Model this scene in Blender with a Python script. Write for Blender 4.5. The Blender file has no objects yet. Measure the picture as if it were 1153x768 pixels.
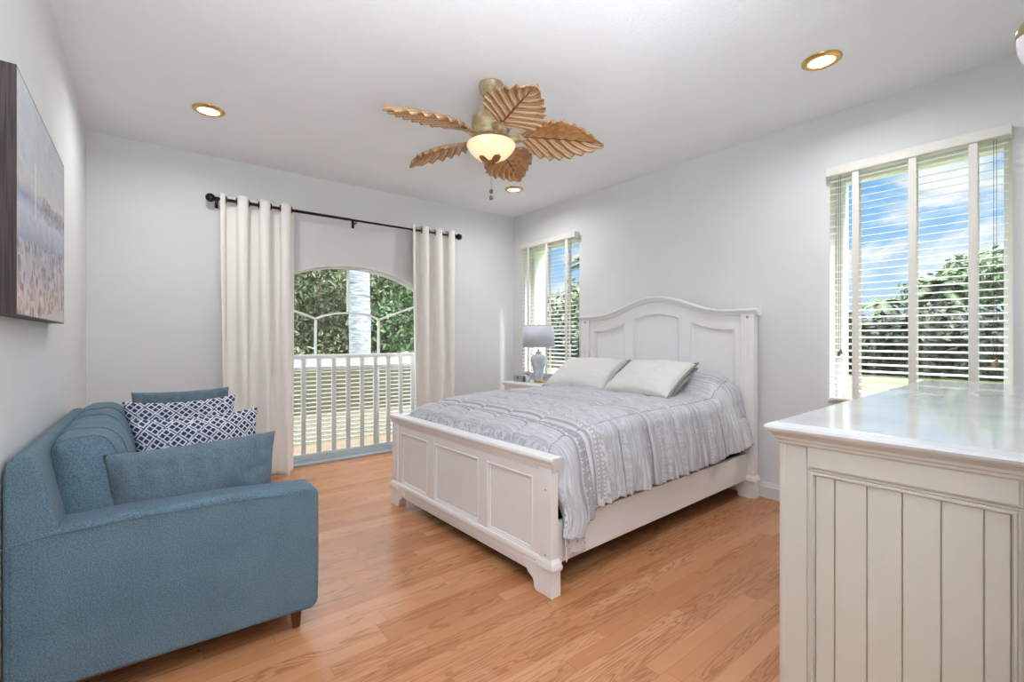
import bpy, bmesh, math, random
from math import sin, cos, pi, radians as R
from mathutils import Vector, Matrix, noise
C = bpy.context.scene.collection
SC = bpy.context.scene
# ------------------------------------------------------------ camera, sky, sun, exposure
XL, XR, YB, H, EYE = -0.34, 3.75, 4.72, 2.78, 1.22
YAW = 0.669
cd = bpy.data.cameras.new('camera'); cam = bpy.data.objects.new('camera', cd); C.objects.link(cam)
cam.location = (0, 0, EYE); cam.rotation_euler = (pi/2, 0, -YAW)
cd.sensor_width = 36; cd.lens = 524/1153*36; cd.shift_y = -2.8/1153; cd.clip_start = 0.02; cd.clip_end = 500
SC.camera = cam
SC.view_settings.view_transform = 'Standard'; SC.view_settings.look = 'None'
SC.view_settings.gamma = 1; SC.view_settings.use_curve_mapping = False
SC.view_settings.exposure = 0.12
SC.cycles.max_bounces = 10; SC.cycles.diffuse_bounces = 6; SC.cycles.transparent_max_bounces = 24
SC.cycles.sample_clamp_indirect = 6; SC.cycles.caustics_reflective = False; SC.cycles.caustics_refractive = False
SC.cycles.use_denoising = True

def s2l(c):
    return tuple(((x/255)/12.92 if x/255 <= .04045 else ((x/255+.055)/1.055)**2.4) for x in c)
# ---- node expression helper
class E:
    def __init__(s, t, k): s.t = t; s.k = k
    def m(s, op, b=None, c=None):
        n = s.t.nodes.new('ShaderNodeMath'); n.operation = op; s.t.links.new(s.k, n.inputs[0])
        for i, v in ((1, b), (2, c)):
            if v is None: continue
            if isinstance(v, E): s.t.links.new(v.k, n.inputs[i])
            else: n.inputs[i].default_value = v
        return E(s.t, n.outputs[0])
    def __add__(s, b): return s.m('ADD', b)
    def __sub__(s, b): return s.m('SUBTRACT', b)
    def __mul__(s, b): return s.m('MULTIPLY', b)
    def __truediv__(s, b): return s.m('DIVIDE', b)
    def __gt__(s, b): return s.m('GREATER_THAN', b)
    def __lt__(s, b): return s.m('LESS_THAN', b)
    def floor(s): return s.m('FLOOR')
    def frac(s): return s.m('FRACT')
    def abs(s): return s.m('ABSOLUTE')
    def sin(s): return s.m('SINE')
    def clamp(s):
        n = s.m('ADD', 0.0); n.k.node.use_clamp = True; return n
    def max(s, b): return s.m('MAXIMUM', b)
    def min(s, b): return s.m('MINIMUM', b)
    def pow(s, b): return s.m('POWER', b)
    def ss(s, a, b):
        n = s.t.nodes.new('ShaderNodeMapRange'); n.interpolation_type = 'SMOOTHSTEP'
        s.t.links.new(s.k, n.inputs[0]); n.inputs[1].default_value = a; n.inputs[2].default_value = b
        return E(s.t, n.outputs[0])
class T:
    def __init__(s, tree): s.t = tree
    def link(s, v, inp):
        if isinstance(v, E): s.t.links.new(v.k, inp)
        elif isinstance(v, (tuple, list)) and len(v) == 3 and inp.type == 'RGBA': inp.default_value = (*v, 1)
        else: inp.default_value = v
    def coord(s, kind='Object'):
        n = s.t.nodes.new('ShaderNodeTexCoord'); return E(s.t, n.outputs[kind])
    def sep(s, v):
        n = s.t.nodes.new('ShaderNodeSeparateXYZ'); s.t.links.new(v.k, n.inputs[0]); return [E(s.t, o) for o in n.outputs]
    def comb(s, x=0., y=0., z=0.):
        n = s.t.nodes.new('ShaderNodeCombineXYZ')
        for i, v in enumerate((x, y, z)): s.link(v, n.inputs[i])
        return E(s.t, n.outputs[0])
    def noise(s, vec=None, scale=5., detail=3., rough=.5, dist=0., color=False):
        n = s.t.nodes.new('ShaderNodeTexNoise')
        if vec is not None: s.t.links.new(vec.k, n.inputs['Vector'])
        n.inputs['Scale'].default_value = scale; n.inputs['Detail'].default_value = detail
        n.inputs['Roughness'].default_value = rough; n.inputs['Distortion'].default_value = dist
        return E(s.t, n.outputs['Color' if color else 'Fac'])
    def vor(s, vec, scale=5., feature='F1', out='Distance', rnd=1.0):
        n = s.t.nodes.new('ShaderNodeTexVoronoi'); n.feature = feature
        s.t.links.new(vec.k, n.inputs['Vector']); n.inputs['Scale'].default_value = scale
        n.inputs['Randomness'].default_value = rnd
        return E(s.t, n.outputs[out])
    def white(s, vec):
        n = s.t.nodes.new('ShaderNodeTexWhiteNoise'); n.noise_dimensions = '3D'
        s.t.links.new(vec.k, n.inputs['Vector']); return E(s.t, n.outputs['Value'])
    def mix(s, f, a, b):
        n = s.t.nodes.new('ShaderNodeMix'); n.data_type = 'RGBA'
        s.link(f, n.inputs[0]); s.link(a, n.inputs[6]); s.link(b, n.inputs[7]); return E(s.t, n.outputs[2])
    def ramp(s, f, stops, interp='LINEAR'):
        n = s.t.nodes.new('ShaderNodeValToRGB'); s.t.links.new(f.k, n.inputs[0]); cr = n.color_ramp
        cr.interpolation = interp
        while len(cr.elements) < len(stops): cr.elements.new(.5)
        for e, (p, c) in zip(cr.elements, stops): e.position = p; e.color = (*c, 1)
        return E(s.t, n.outputs[0])
    def bump(s, h, strength=.3, dist=.01):
        n = s.t.nodes.new('ShaderNodeBump'); n.inputs['Strength'].default_value = strength
        n.inputs['Distance'].default_value = dist; s.t.links.new(h.k, n.inputs['Height']); return E(s.t, n.outputs[0])
    def island(s):
        n = s.t.nodes.new('ShaderNodeNewGeometry'); return E(s.t, n.outputs['Random Per Island'])
def mat(name, col=(.8, .8, .8), rough=.5, metal=0., fn=None, emit=None, emit_s=1., spec=.5, trans=0., coat=0., sub=0.):
    m = bpy.data.materials.new(name); m.use_nodes = True; b = m.node_tree.nodes['Principled BSDF']
    b.inputs['Base Color'].default_value = (*col, 1); b.inputs['Roughness'].default_value = rough
    b.inputs['Metallic'].default_value = metal; b.inputs['Specular IOR Level'].default_value = spec
    b.inputs['Coat Weight'].default_value = coat
    if trans: b.inputs['Transmission Weight'].default_value = trans
    if emit: b.inputs['Emission Color'].default_value = (*emit, 1); b.inputs['Emission Strength'].default_value = emit_s
    if fn:
        t = T(m.node_tree); r = fn(t) or {}
        for k, v in r.items(): t.link(v, b.inputs[k])
    return m
def paint(name, rgb, rough=.5, nscale=6., amt=.04, bump=.05, bscale=60., **kw):
    c = s2l(rgb)
    def fn(t):
        v = t.coord(); n = t.noise(v, nscale, 4)
        dk = tuple(x*(1-amt) for x in c); lt = tuple(min(1, x*(1+amt)) for x in c)
        return {'Base Color': t.mix(n.ss(.3, .7), dk, lt), 'Normal': t.bump(t.noise(v, bscale, 3), bump, .004)}
    return mat(name, c, rough, fn=fn, **kw)

# ---- world: bright blue sky with white clouds
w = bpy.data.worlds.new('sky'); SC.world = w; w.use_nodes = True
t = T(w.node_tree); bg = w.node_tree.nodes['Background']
d = t.coord('Generated'); x, y, z = t.sep(d)
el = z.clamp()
base = t.ramp(el, [(0, s2l((214, 232, 250))), (.10, s2l((180, 216, 250))), (.24, s2l((122, 188, 248))), (.36, s2l((176, 210, 246))), (.5, s2l((240, 244, 250))), (1, s2l((246, 248, 252)))])
cl = t.noise(t.comb(x, y, z*2.6), 4.2, 7, .58, .3)
cloud = cl.ss(.45, .62)
colr = t.mix(cloud, base, (1, 1, 1))
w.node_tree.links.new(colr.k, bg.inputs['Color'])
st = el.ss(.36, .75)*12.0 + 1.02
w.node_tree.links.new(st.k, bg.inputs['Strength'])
# ---- sun from behind the house, high over the right side
sd = bpy.data.lights.new('sun', 'SUN'); so = bpy.data.objects.new('sun', sd); C.objects.link(so)
sd.energy = 4.0; sd.angle = R(9); sd.color = (1, .965, .9)
so.rotation_euler = Vector((.52, -.80, .85)).to_track_quat('Z', 'Y').to_euler(); so.location = (6, -10, 14)
# ---- fill light added in the unseen hall to brighten the room
al = bpy.data.lights.new('rear_fill', 'AREA'); ao = bpy.data.objects.new('rear_fill', al); C.objects.link(ao)
al.shape = 'RECTANGLE'; al.size = 1.3; al.size_y = 2.0; al.energy = 8; al.color = (.88, .94, 1)
ao.location = (.38, -1.55, 1.5); ao.rotation_euler = (R(100), 0, R(8))
ul = bpy.data.lights.new('bounce_fill', 'AREA'); uo = bpy.data.objects.new('bounce_fill', ul); C.objects.link(uo)  # second added fill, aimed up at the ceiling like a bounced flash
ul.shape = 'SQUARE'; ul.size = .9; ul.energy = 95; ul.color = (.85, .93, 1); ul.spread = R(125); uo.location = (.25, -.55, 1.25); uo.rotation_euler = (R(160), 0, R(-22))
CAN_POWER, CAN_COLOR = 10.0, (.96, .98, 1.0)

# ------------------------------------------------------------ mesh helpers
class MB:
    def __init__(s): s.v = []; s.f = []; s.uv = {}
    def box(s, x0, x1, y0, y1, z0, z1):
        b = len(s.v); s.v += [(x, y, z) for z in (z0, z1) for y in (y0, y1) for x in (x0, x1)]
        s.f += [tuple(b+i for i in q) for q in ((0, 2, 3, 1), (4, 5, 7, 6), (0, 1, 5, 4), (2, 6, 7, 3), (0, 4, 6, 2), (1, 3, 7, 5))]; return s
    def hexa(s, lo, hi):       # two rings of equal length, closed with caps
        b = len(s.v); n = len(lo); s.v += list(lo)+list(hi)
        s.f += [tuple(b+i for i in reversed(range(n))), tuple(b+n+i for i in range(n))]
        s.f += [(b+i, b+(i+1) % n, b+n+(i+1) % n, b+n+i) for i in range(n)]; return s
    def lathe(s, prof, seg=32, c=(0, 0, 0), caps=True):
        b = len(s.v); n = len(prof)
        for r, z in prof:
            for k in range(seg):
                a = 2*pi*k/seg; s.v.append((c[0]+r*cos(a), c[1]+r*sin(a), c[2]+z))
        for i in range(n-1):
            for k in range(seg):
                s.f.append((b+i*seg+k, b+i*seg+(k+1) % seg, b+(i+1)*seg+(k+1) % seg, b+(i+1)*seg+k))
        if caps:
            s.f.append(tuple(b+k for k in reversed(range(seg)))); s.f.append(tuple(b+(n-1)*seg+k for k in range(seg)))
        return s
    def tube(s, pts, r, seg=10, closed=False, caps=True):
        pts = [Vector(p) for p in pts]; n = len(pts); b = len(s.v); up = None
        for i, p in enumerate(pts):
            if closed: tg = pts[(i+1) % n]-pts[i-1]
            else: tg = pts[min(i+1, n-1)]-pts[max(i-1, 0)]
            tg.normalize()
            if up is None: up = Vector((0, 0, 1)) if abs(tg.z) < .9 else Vector((1, 0, 0))
            a = tg.cross(up).normalized(); up = a.cross(tg).normalized()
            rr = r[i] if isinstance(r, (list, tuple)) else r
            for k in range(seg):
                q = p+rr*(cos(2*pi*k/seg)*a+sin(2*pi*k/seg)*up); s.v.append(tuple(q))
        m = n if closed else n-1
        for i in range(m):
            j = (i+1) % n
            for k in range(seg):
                s.f.append((b+i*seg+k, b+i*seg+(k+1) % seg, b+j*seg+(k+1) % seg, b+j*seg+k))
        if not closed and caps:
            s.f.append(tuple(b+k for k in reversed(range(seg)))); s.f.append(tuple(b+(n-1)*seg+k for k in range(seg)))
        return s
    def grid(s, fn, nu, nv, uvf=None, wrap_u=False):
        b = len(s.v)
        for i in range(nu+1):
            for j in range(nv+1):
                u, v = i/nu, j/nv; s.v.append(tuple(fn(u, v)))
                if uvf: s.uv[b+i*(nv+1)+j] = uvf(u, v)
        for i in range(nu):
            for j in range(nv):
                a = b+i*(nv+1)+j; s.f.append((a, a+nv+1, a+nv+2, a+1))
        return s
    def sweep(s, path, prof, place, closed=True):
        # path: 2-D points, prof: (offset to the left, height) ; place(a, b, h) -> 3-D, mitred corners
        n = len(path); P = [Vector(p) for p in path]; b = len(s.v); m = len(prof)
        for i in range(n):
            if closed or 0 < i < n-1:
                d0 = (P[i]-P[i-1]).normalized(); d1 = (P[(i+1) % n]-P[i]).normalized()
            elif i == 0: d0 = d1 = (P[1]-P[0]).normalized()
            else: d0 = d1 = (P[i]-P[i-1]).normalized()
            n0 = Vector((-d0.y, d0.x)); n1 = Vector((-d1.y, d1.x)); mm = n0+n1; k = mm.dot(n0)
            mm = mm/k if abs(k) > .2 else n0
            for o, hh in prof: q = P[i]+mm*o; s.v.append(tuple(place(q.x, q.y, hh)))
        for i in range(n if closed else n-1):
            j = (i+1) % n
            for k in range(m):
                k2 = (k+1) % m; s.f.append((b+i*m+k, b+i*m+k2, b+j*m+k2, b+j*m+k))
        if not closed:
            s.f.append(tuple(b+k for k in range(m))); s.f.append(tuple(b+(n-1)*m+k for k in reversed(range(m))))
        return s
    def xf(s, M, start=0):
        for i in range(start, len(s.v)): s.v[i] = tuple(M @ Vector(s.v[i]))
        return s
    def build(s, name, m, parent=None, smooth=False, bevel=0., sub=0, angle=None, loc=None, seg=2):
        me = bpy.data.meshes.new(name); me.from_pydata(s.v, [], s.f)
        bm = bmesh.new(); bm.from_mesh(me); bmesh.ops.recalc_face_normals(bm, faces=bm.faces)
        if s.uv:
            lay = bm.loops.layers.uv.new('UVMap'); bm.verts.ensure_lookup_table()
            for f in bm.faces:
                for l in f.loops: l[lay].uv = s.uv.get(l.vert.index, (0, 0))
        bm.to_mesh(me); bm.free()
        o = bpy.data.objects.new(name, me); C.objects.link(o); me.materials.append(m)
        if loc: o.location = loc
        if parent: o.parent = parent
        if smooth or bevel or sub:
            me.polygons.foreach_set('use_smooth', [True]*len(me.polygons))
            if not (smooth is True and not bevel):
                pass
        if bevel:
            md = o.modifiers.new('bevel', 'BEVEL'); md.width = bevel; md.segments = seg; md.limit_method = 'ANGLE'; md.angle_limit = R(35)
            md.harden_normals = False
            wn = o.modifiers.new('wn', 'WEIGHTED_NORMAL'); wn.keep_sharp = False
        if sub:
            md = o.modifiers.new('sub', 'SUBSURF'); md.levels = sub; md.render_levels = sub
        if angle:
            me.polygons.foreach_set('use_smooth', [True]*len(me.polygons))
            bm = bmesh.new(); bm.from_mesh(me)
            for e in bm.edges:
                if len(e.link_faces) == 2 and e.calc_face_angle(0) > R(angle): e.smooth = False
            bm.to_mesh(me); bm.free()
        return o
def thing(name, label, cat, loc=(0, 0, 0), rotz=0., group=None):
    o = bpy.data.objects.new(name, None); C.objects.link(o); o.location = loc; o.rotation_euler = (0, 0, rotz)
    o.empty_display_size = .1; return tag(o, label, cat, group)
def tag(o, label, cat, group=None):
    o['label'] = label; o['category'] = cat
    if group: o['group'] = group
    return o
def struct(o): o['kind'] = 'structure'; return o
def dup(root, loc, label, rotz=None):
    r = root.copy(); C.objects.link(r); r.location = loc; r['label'] = label
    if rotz is not None: r.rotation_euler = (0, 0, rotz)
    for ch in list(root.children):
        c = ch.copy(); C.objects.link(c); c.parent = r
        for g in list(ch.children):
            q = g.copy(); C.objects.link(q); q.parent = c
    return r
def prism(mb, poly, f0, f1):   # poly 2-D -> two 3-D rings
    return mb.hexa([f0(a, b) for a, b in poly], [f1(a, b) for a, b in poly])
def rect(a0, a1, b0, b1): return [(a0, b0), (a1, b0), (a1, b1), (a0, b1)]

# ------------------------------------------------------------ materials
M = {}
M['wall'] = paint('wall_paint', (221, 222, 222), .85, 3., .012, .12, 140.)
M['ceiling'] = paint('ceiling_paint', (236, 237, 239), .9, 3., .012, .35, 55.)
M['trim'] = paint('trim_paint', (226, 227, 227), .4, 3., .01, .02)
M['vinyl'] = paint('window_vinyl', (232, 232, 230), .4, 3., .01, .02)
def floor_fn(t):
    v = t.coord(); x, y, z = t.sep(v); W = .066
    row = (y/W).floor(); rr = t.white(t.comb(row, 3.1, 7.7))
    L = .78; xo = x/L + rr*9.37; col = xo.floor(); fx = xo.frac(); fy = (y/W).frac()
    r1 = t.white(t.comb(row, col, 1.3)); r2 = t.white(t.comb(row, col, 5.9))
    gv = t.comb(x + r1*13.0, y + r2*7.0, r1*5.)
    g1 = t.noise(t.comb((x+r1*13.)*.9, (y+r2*7.)*9., r2*8.), 1.9, 2, .5, .5)     # cathedral figure
    rings = ((g1*70.).sin()*.5+.5)*r2.ss(.15, .6)
    fine = t.noise(t.comb(x*2.2+r1*9., y*120., r1*3.), 1.6, 4, .6)
    tone = t.ramp((r1*.72 + t.noise(gv, 2.2, 2)*.28), [(0, s2l((172, 112, 72))), (.35, s2l((185, 125, 84))), (.65, s2l((193, 134, 92))), (1, s2l((204, 149, 108)))])
    c1 = t.mix(rings.ss(.35, 1.)*.55, tone, s2l((138, 84, 50)))
    c2 = t.mix(fine.ss(.52, .8)*.35, c1, s2l((158, 102, 66)))
    gap = (fy.min(fy*-1.+1.)*W < .0007).max((fx.min(fx*-1.+1.)*L < .0009))
    c3 = t.mix(gap*.55, c2, s2l((110, 66, 40)))
    return {'Base Color': c3, 'Roughness': fine*.10+.21, 'Normal': t.bump(fine*.25 + gap*-1., .10, .0015)}
M['floor'] = mat('oak_floor', rough=.25, fn=floor_fn, spec=.5)
def ww(name, rgb, wear=.10):      # cream white painted wood with rubbed glaze streaks
    c = s2l(rgb)
    def fn(t):
        v = t.coord(); x, y, z = t.sep(v)
        st = t.noise(t.comb(x*9., y*9., z*40.), 1.5, 5, .6); bl = t.noise(v, 7., 3)
        f = (st.ss(.5, .8)*.6 + bl.ss(.5, .8)*.4)*wear*2.2
        sp = t.vor(v, 26.); chips = (sp < .035)*.25
        return {'Base Color': t.mix(chips, t.mix(f, c, tuple(q*m_ for q, m_ in zip(c, (.80, .76, .70)))), s2l((130, 120, 105))), 'Normal': t.bump(st, .05, .003)}
    return mat(name, c, .42, fn=fn)
M['bed_white'] = ww('antique_white_wood', (240, 239, 238))
M['dresser'] = ww('dresser_cream_paint', (188, 182, 171), .05)
M['groove'] = paint('dresser_groove_glaze', (160, 152, 128), .6)
M['dresser_top'] = mat('dresser_top_paint', s2l((216, 213, 208)), .20, fn=lambda t: {'Roughness': t.noise(t.coord(), 5., 3)*.06+.12, 'Base Color': t.mix(t.noise(t.coord(), 4., 3).ss(.35, .7), s2l((206, 205, 203)), s2l((190, 191, 193)))}, coat=.3)
def fabric(name, rgb, rgb2, scale=420., bump=.35, rough=.95, mottled=5.):
    def fn(t):
        v = t.coord(); x, y, z = t.sep(v)
        wv = ((x*scale*2.).sin()*(z*scale*2.).sin() + (y*scale*2.).sin()*(z*scale*2.).sin())*.25+.5
        n = t.noise(v, scale*.8, 2); big = t.noise(v, mottled, 4, .6)
        f = (n*.78+big*.22).ss(.36, .64)
        return {'Base Color': t.mix(f, s2l(rgb), s2l(rgb2)), 'Normal': t.bump(n*.7+wv*.3, bump, .002)}
    m = mat(name, s2l(rgb), rough, fn=fn, spec=.2)
    b = m.node_tree.nodes['Principled BSDF']; b.inputs['Sheen Weight'].default_value = .08; b.inputs['Sheen Roughness'].default_value = .5
    return m
M['sofa'] = fabric('blue_grey_upholstery', (76, 98, 111), (104, 126, 139), 300., .5)
M['cushion'] = fabric('slate_blue_cloth', (80, 97, 108), (106, 122, 132), 300., .5)
M['walnut'] = paint('dark_walnut', (96, 48, 30), .35, 12., .2)
M['frame_dark'] = mat('dark_brown_frame', s2l((62, 44, 38)), .5, fn=lambda t: {'Base Color': t.mix(t.noise(t.comb(t.sep(t.coord())[0]*130., t.sep(t.coord())[1]*130., t.sep(t.coord())[2]*3.), 1.5, 3).ss(.4, .6), s2l((38, 25, 22)), s2l((66, 50, 44)))})
M['bronze'] = mat('oil_rubbed_bronze', s2l((52, 38, 30)), .38, .8)
M['brass'] = mat('polished_brass', s2l((212, 170, 96)), .25, 1.)
M['curtain'] = fabric('ivory_curtain_cloth', (236, 233, 227), (242, 239, 234), 500., .12)
M['pillow_white'] = fabric('cream_linen', (216, 214, 208), (228, 226, 221), 500., .3)
M['pillow_grey'] = fabric('grey_linen', (126, 124, 124), (150, 148, 148), 300.)
M['slat'] = mat('blind_slat_white', s2l((236, 235, 231)), .45, fn=lambda t: {'Base Color': t.mix(t.noise(t.coord(), 3.).ss(.3, .7), s2l((232, 230, 226)), s2l((240, 239, 236)))})
M['tape'] = fabric('blind_ladder_tape', (226, 222, 214), (234, 231, 224), 900., .2)
M['valance'] = paint('valance_off_white', (220, 217, 210), .5)
M['dark'] = paint('black_cloth', (38, 38, 42), .9)  # near-black cloth of the box spring
M['ceramic'] = mat('grey_blue_ceramic', s2l((196, 202, 212)), .22, fn=lambda t: {'Base Color': t.mix(t.noise(t.coord(), 14., 4).ss(.35, .7), s2l((186, 193, 205)), s2l((212, 216, 223)))})
M['shade'] = fabric('lamp_shade_cloth', (204, 207, 217), (212, 214, 223), 600., .1)
M['silver'] = mat('brushed_silver', s2l((190, 190, 192)), .3, .9)
M['knob'] = mat('pewter_knob', s2l((110, 104, 96)), .35, .9)
def glass_mat():
    m = bpy.data.materials.new('window_glass'); m.use_nodes = True; nt = m.node_tree; nt.nodes.clear()
    o = nt.nodes.new('ShaderNodeOutputMaterial'); a = nt.nodes.new('ShaderNodeBsdfTransparent'); g = nt.nodes.new('ShaderNodeBsdfGlossy')
    a.inputs[0].default_value = (.95, .97, .96, 1); g.inputs['Roughness'].default_value = .02
    lw = nt.nodes.new('ShaderNodeLayerWeight'); lw.inputs[0].default_value = .5; mx = nt.nodes.new('ShaderNodeMixShader')
    fr = E(nt, lw.outputs['Facing']).pow(5.)*.85+.03
    nt.links.new(fr.k, mx.inputs[0]); nt.links.new(a.outputs[0], mx.inputs[1]); nt.links.new(g.outputs[0], mx.inputs[2])
    nt.links.new(mx.outputs[0], o.inputs[0]); return m
M['glass'] = glass_mat()
M['alu'] = mat('white_aluminium', s2l((226, 228, 228)), .35, .1, fn=lambda t: {'Base Color': t.mix(t.noise(t.coord(), 5.).ss(.3, .7), s2l((244, 245, 244)), s2l((250, 250, 249)))})
M['stucco'] = paint('tan_stucco', (112, 94, 76), .9, 6., .08, .4, 80.)
M['olive'] = paint('olive_stucco', (76, 72, 54), .9, 6., .08, .4, 80.)
M['track'] = mat('silver_door_track', s2l((190, 203, 212)), .25, .5)
def leaf_mat(name, a, b, c):
    def fn(t):
        return {'Base Color': t.ramp(t.island(), [(0, s2l(a)), (.55, s2l(b)), (1, s2l(c))])}
    m = mat(name, s2l(b), .55, fn=fn, spec=.3); return m
M['leaf'] = leaf_mat('oak_leaf_green', (52, 62, 42), (92, 102, 74), (150, 156, 128))
M['leaf2'] = leaf_mat('bright_leaf_green', (48, 70, 44), (82, 108, 68), (140, 158, 120))
M['leaf_dark'] = leaf_mat('dark_hedge_green', (30, 38, 32), (50, 60, 48), (84, 92, 68))
M['palm_leaf'] = leaf_mat('palm_frond_green', (50, 66, 48), (82, 100, 70), (116, 128, 92))
M['bark'] = paint('grey_brown_bark', (120, 108, 94), .9, 8., .2, .5, 30.)
def palm_fn(t):
    v = t.coord(); x, y, z = t.sep(v)
    n = t.noise(t.comb(x*3., y*3., z*16.), 2., 4, .6); ring = t.noise(t.comb(x*.8, y*.8, z*9.), 2.2, 2)
    c = t.mix(n.ss(.35, .65), s2l((118, 122, 130)), s2l((160, 164, 172)))
    return {'Base Color': t.mix((ring.ss(.60, .70))*.7, c, s2l((72, 70, 74))), 'Normal': t.bump(n, .3, .01)}
M['palm_trunk'] = mat('grey_ringed_palm_bark', rough=.85, fn=palm_fn)
M['grass'] = mat('lawn_grass', rough=.9, fn=lambda t: {'Base Color': t.mix(t.noise(t.coord(), 1.2, 6, .7).ss(.35, .65), s2l((66, 80, 40)), s2l((96, 104, 60)))})
M['exterior'] = paint('white_exterior_stucco', (240, 238, 232), .9, 3., .02, .3, 80.)

# ------------------------------------------------------------ room shell
HX0, HX1, HY = XL, 1.12, -1.7          # hall behind the camera
mb = MB(); mb.box(XL-.2, XR+.02, .07, YB+.0, -.10, 0); mb.box(XL-.2, HX1+.02, HY-.2, .07, -.10, 0)
struct(mb.build('floor', M['floor']))
mb = MB(); mb.box(XL-.5, XR+.36, HY-.3, YB+.3, H, H+.25)
struct(mb.build('ceiling', M['ceiling']))
mb = MB(); mb.box(XL-.25, XL, HY-.2, YB+.25, 0, H); struct(mb.build('wall_left', M['wall']))
mb = MB(); mb.box(HX1, XR+.35, -.12, .03, 0, H); struct(mb.build('wall_rear', M['wall']))
mb = MB(); mb.box(HX1, HX1+.12, HY, -.12, 0, H); struct(mb.build('wall_hall_right', M['wall']))
mb = MB(); mb.box(XL, HX1+.12, HY-.2, HY, 0, H); struct(mb.build('wall_hall_rear', M['wall']))
# back wall with a segmental arch opening
DX, DW, DR, DZ, WT = 1.68, .80, 1.57, .395, .18
def arch_z(x, k=0.): return DZ+math.sqrt((DR-k)**2-(x-DX)**2)
mb = MB()
mb.box(XL, DX-DW, YB, YB+WT, 0, H); mb.box(DX+DW, XR+.35, YB, YB+WT, 0, H)
n = 40
for i in range(n):
    a, b = DX-DW+2*DW*i/n, DX-DW+2*DW*(i+1)/n
    mb.hexa([(a, YB, arch_z(a)), (b, YB, arch_z(b)), (b, YB, H), (a, YB, H)], [(a, YB+WT, arch_z(a)), (b, YB+WT, arch_z(b)), (b, YB+WT, H), (a, YB+WT, H)])
struct(mb.build('wall_back', M['wall']))
# right wall with two window openings
W1, W2, WZ0, WZ1, RT = (.30, 1.17), (3.55, 4.48), .80, 2.36, .35
mb = MB()
for a, b in ((.03, W1[0]), (W1[1], W2[0]), (W2[1], YB)): mb.box(XR, XR+RT, a, b, 0, H)
for a, b in (W1, W2): mb.box(XR, XR+RT, a, b, 0, WZ0); mb.box(XR, XR+RT, a, b, WZ1, H)
struct(mb.build('wall_right', M['wall']))
# baseboards
bp = [(0, 0), (0, .018), (.085, .018), (.095, .013), (.108, .011), (.118, .006), (.118, 0)]
def base(name, p0, p1, nrm):
    mb = MB(); lo = []; hi = []
    for zz, o in bp:
        lo.append((p0[0]+nrm[0]*o, p0[1]+nrm[1]*o, zz)); hi.append((p1[0]+nrm[0]*o, p1[1]+nrm[1]*o, zz))
    mb.hexa(lo, hi); struct(mb.build(name, M['trim']))
base('baseboard_right', (XR, .03), (XR, YB), (-1, 0)); base('baseboard_left', (XL, HY), (XL, YB), (1, 0))
base('baseboard_back', (XL, YB), (DX-DW-.03, YB), (0, -1)); base('baseboard_back.001', (DX+DW+.03, YB), (XR, YB), (0, -1))
base('baseboard_rear', (HX1, .03), (XR, .03), (0, 1))
# windows in the right wall
def window(name, ys):
    y0, y1 = ys; fx0, fx1 = XR+.12, XR+.18
    r = bpy.data.objects.new(name, None); C.objects.link(r); struct(r)
    mb = MB(); fw = .045
    mb.box(fx0, fx1, y0, y0+fw, WZ0, WZ1); mb.box(fx0, fx1, y1-fw, y1, WZ0, WZ1)
    mb.box(fx0, fx1, y0+fw, y1-fw, WZ0, WZ0+fw); mb.box(fx0, fx1, y0+fw, y1-fw, WZ1-fw, WZ1)
    mb.build('window_frame', M['vinyl'], r, bevel=.004)
    zm = (WZ0+WZ1)/2
    mb = MB(); mb.box(fx0+.028, fx0+.032, y0+fw, y1-fw, WZ0+fw, WZ1-fw)
    mb.build('pane', M['glass'], r)
    mb = MB(); mb.box(XR-.012, fx0, y0-.01, y1+.01, WZ0-.02, WZ0+.006); mb.build('window_sill', M['trim'], r, bevel=.004)
    mb = MB(); mb.box(fx1, XR+RT+.01, y0, y0+.006, WZ0, WZ1); mb.box(fx1, XR+RT+.01, y1-.006, y1, WZ0, WZ1); mb.box(fx1, XR+RT+.03, y0, y1, WZ0, WZ0+.012)
    mb.build('outer_reveal', M['exterior'], r)
window('window_1', W1); window('window_2', W2)
# arched glazed door opening
def arch_path(k, x0, x1, n=24): return [(x0+(x1-x0)*i/n, arch_z(x0+(x1-x0)*i/n, k)) for i in range(n+1)]
r = bpy.data.objects.new('door_1', None); C.objects.link(r); struct(r)
def ring_arch(mb, k0, k1, ya, yb, zb):
    n = 40; xo = DW-k0; xi = DW-k1
    po = [(DX-xo, zb)]+arch_path(k0, DX-xo, DX+xo, n)+[(DX+xo, zb)]
    pi_ = [(DX-xi, zb)]+arch_path(k1, DX-xi, DX+xi, n)+[(DX+xi, zb)]
    for i in range(len(po)-1):
        q = [po[i], po[i+1], pi_[i+1], pi_[i]]
        mb.hexa([(a, ya, b) for a, b in q], [(a, yb, b) for a, b in q])
mb = MB(); ring_arch(mb, 0, .028, YB+.07, YB+.15, .03); mb.build('door_frame', M['alu'], r)
mb = MB(); ring_arch(mb, -.004, .014, YB-.006, YB+.07, .0); mb.build('door_casing', M['trim'], r)
mw = .010; gy = YB+.11
nodes = [(-.80, 1.40), (-.70, 1.452), (-.52, 1.478), (-.345, 1.418), (-.26, 1.45), (-.16, 1.473), (0, 1.487), (.16, 1.473), (.26, 1.45), (.31, 1.428), (.45, 1.48), (.60, 1.53), (.70, 1.567), (.77, 1.585)]
nodes = [(-.77, 1.50), (-.62, 1.50), (-.515, 1.478), (-.42, 1.445), (-.345, 1.415), (-.26, 1.45), (-.16, 1.473), (0, 1.487), (.16, 1.473), (.24, 1.452), (.305, 1.420), (.42, 1.462), (.55, 1.513), (.70, 1.567), (.77, 1.590)]
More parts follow.
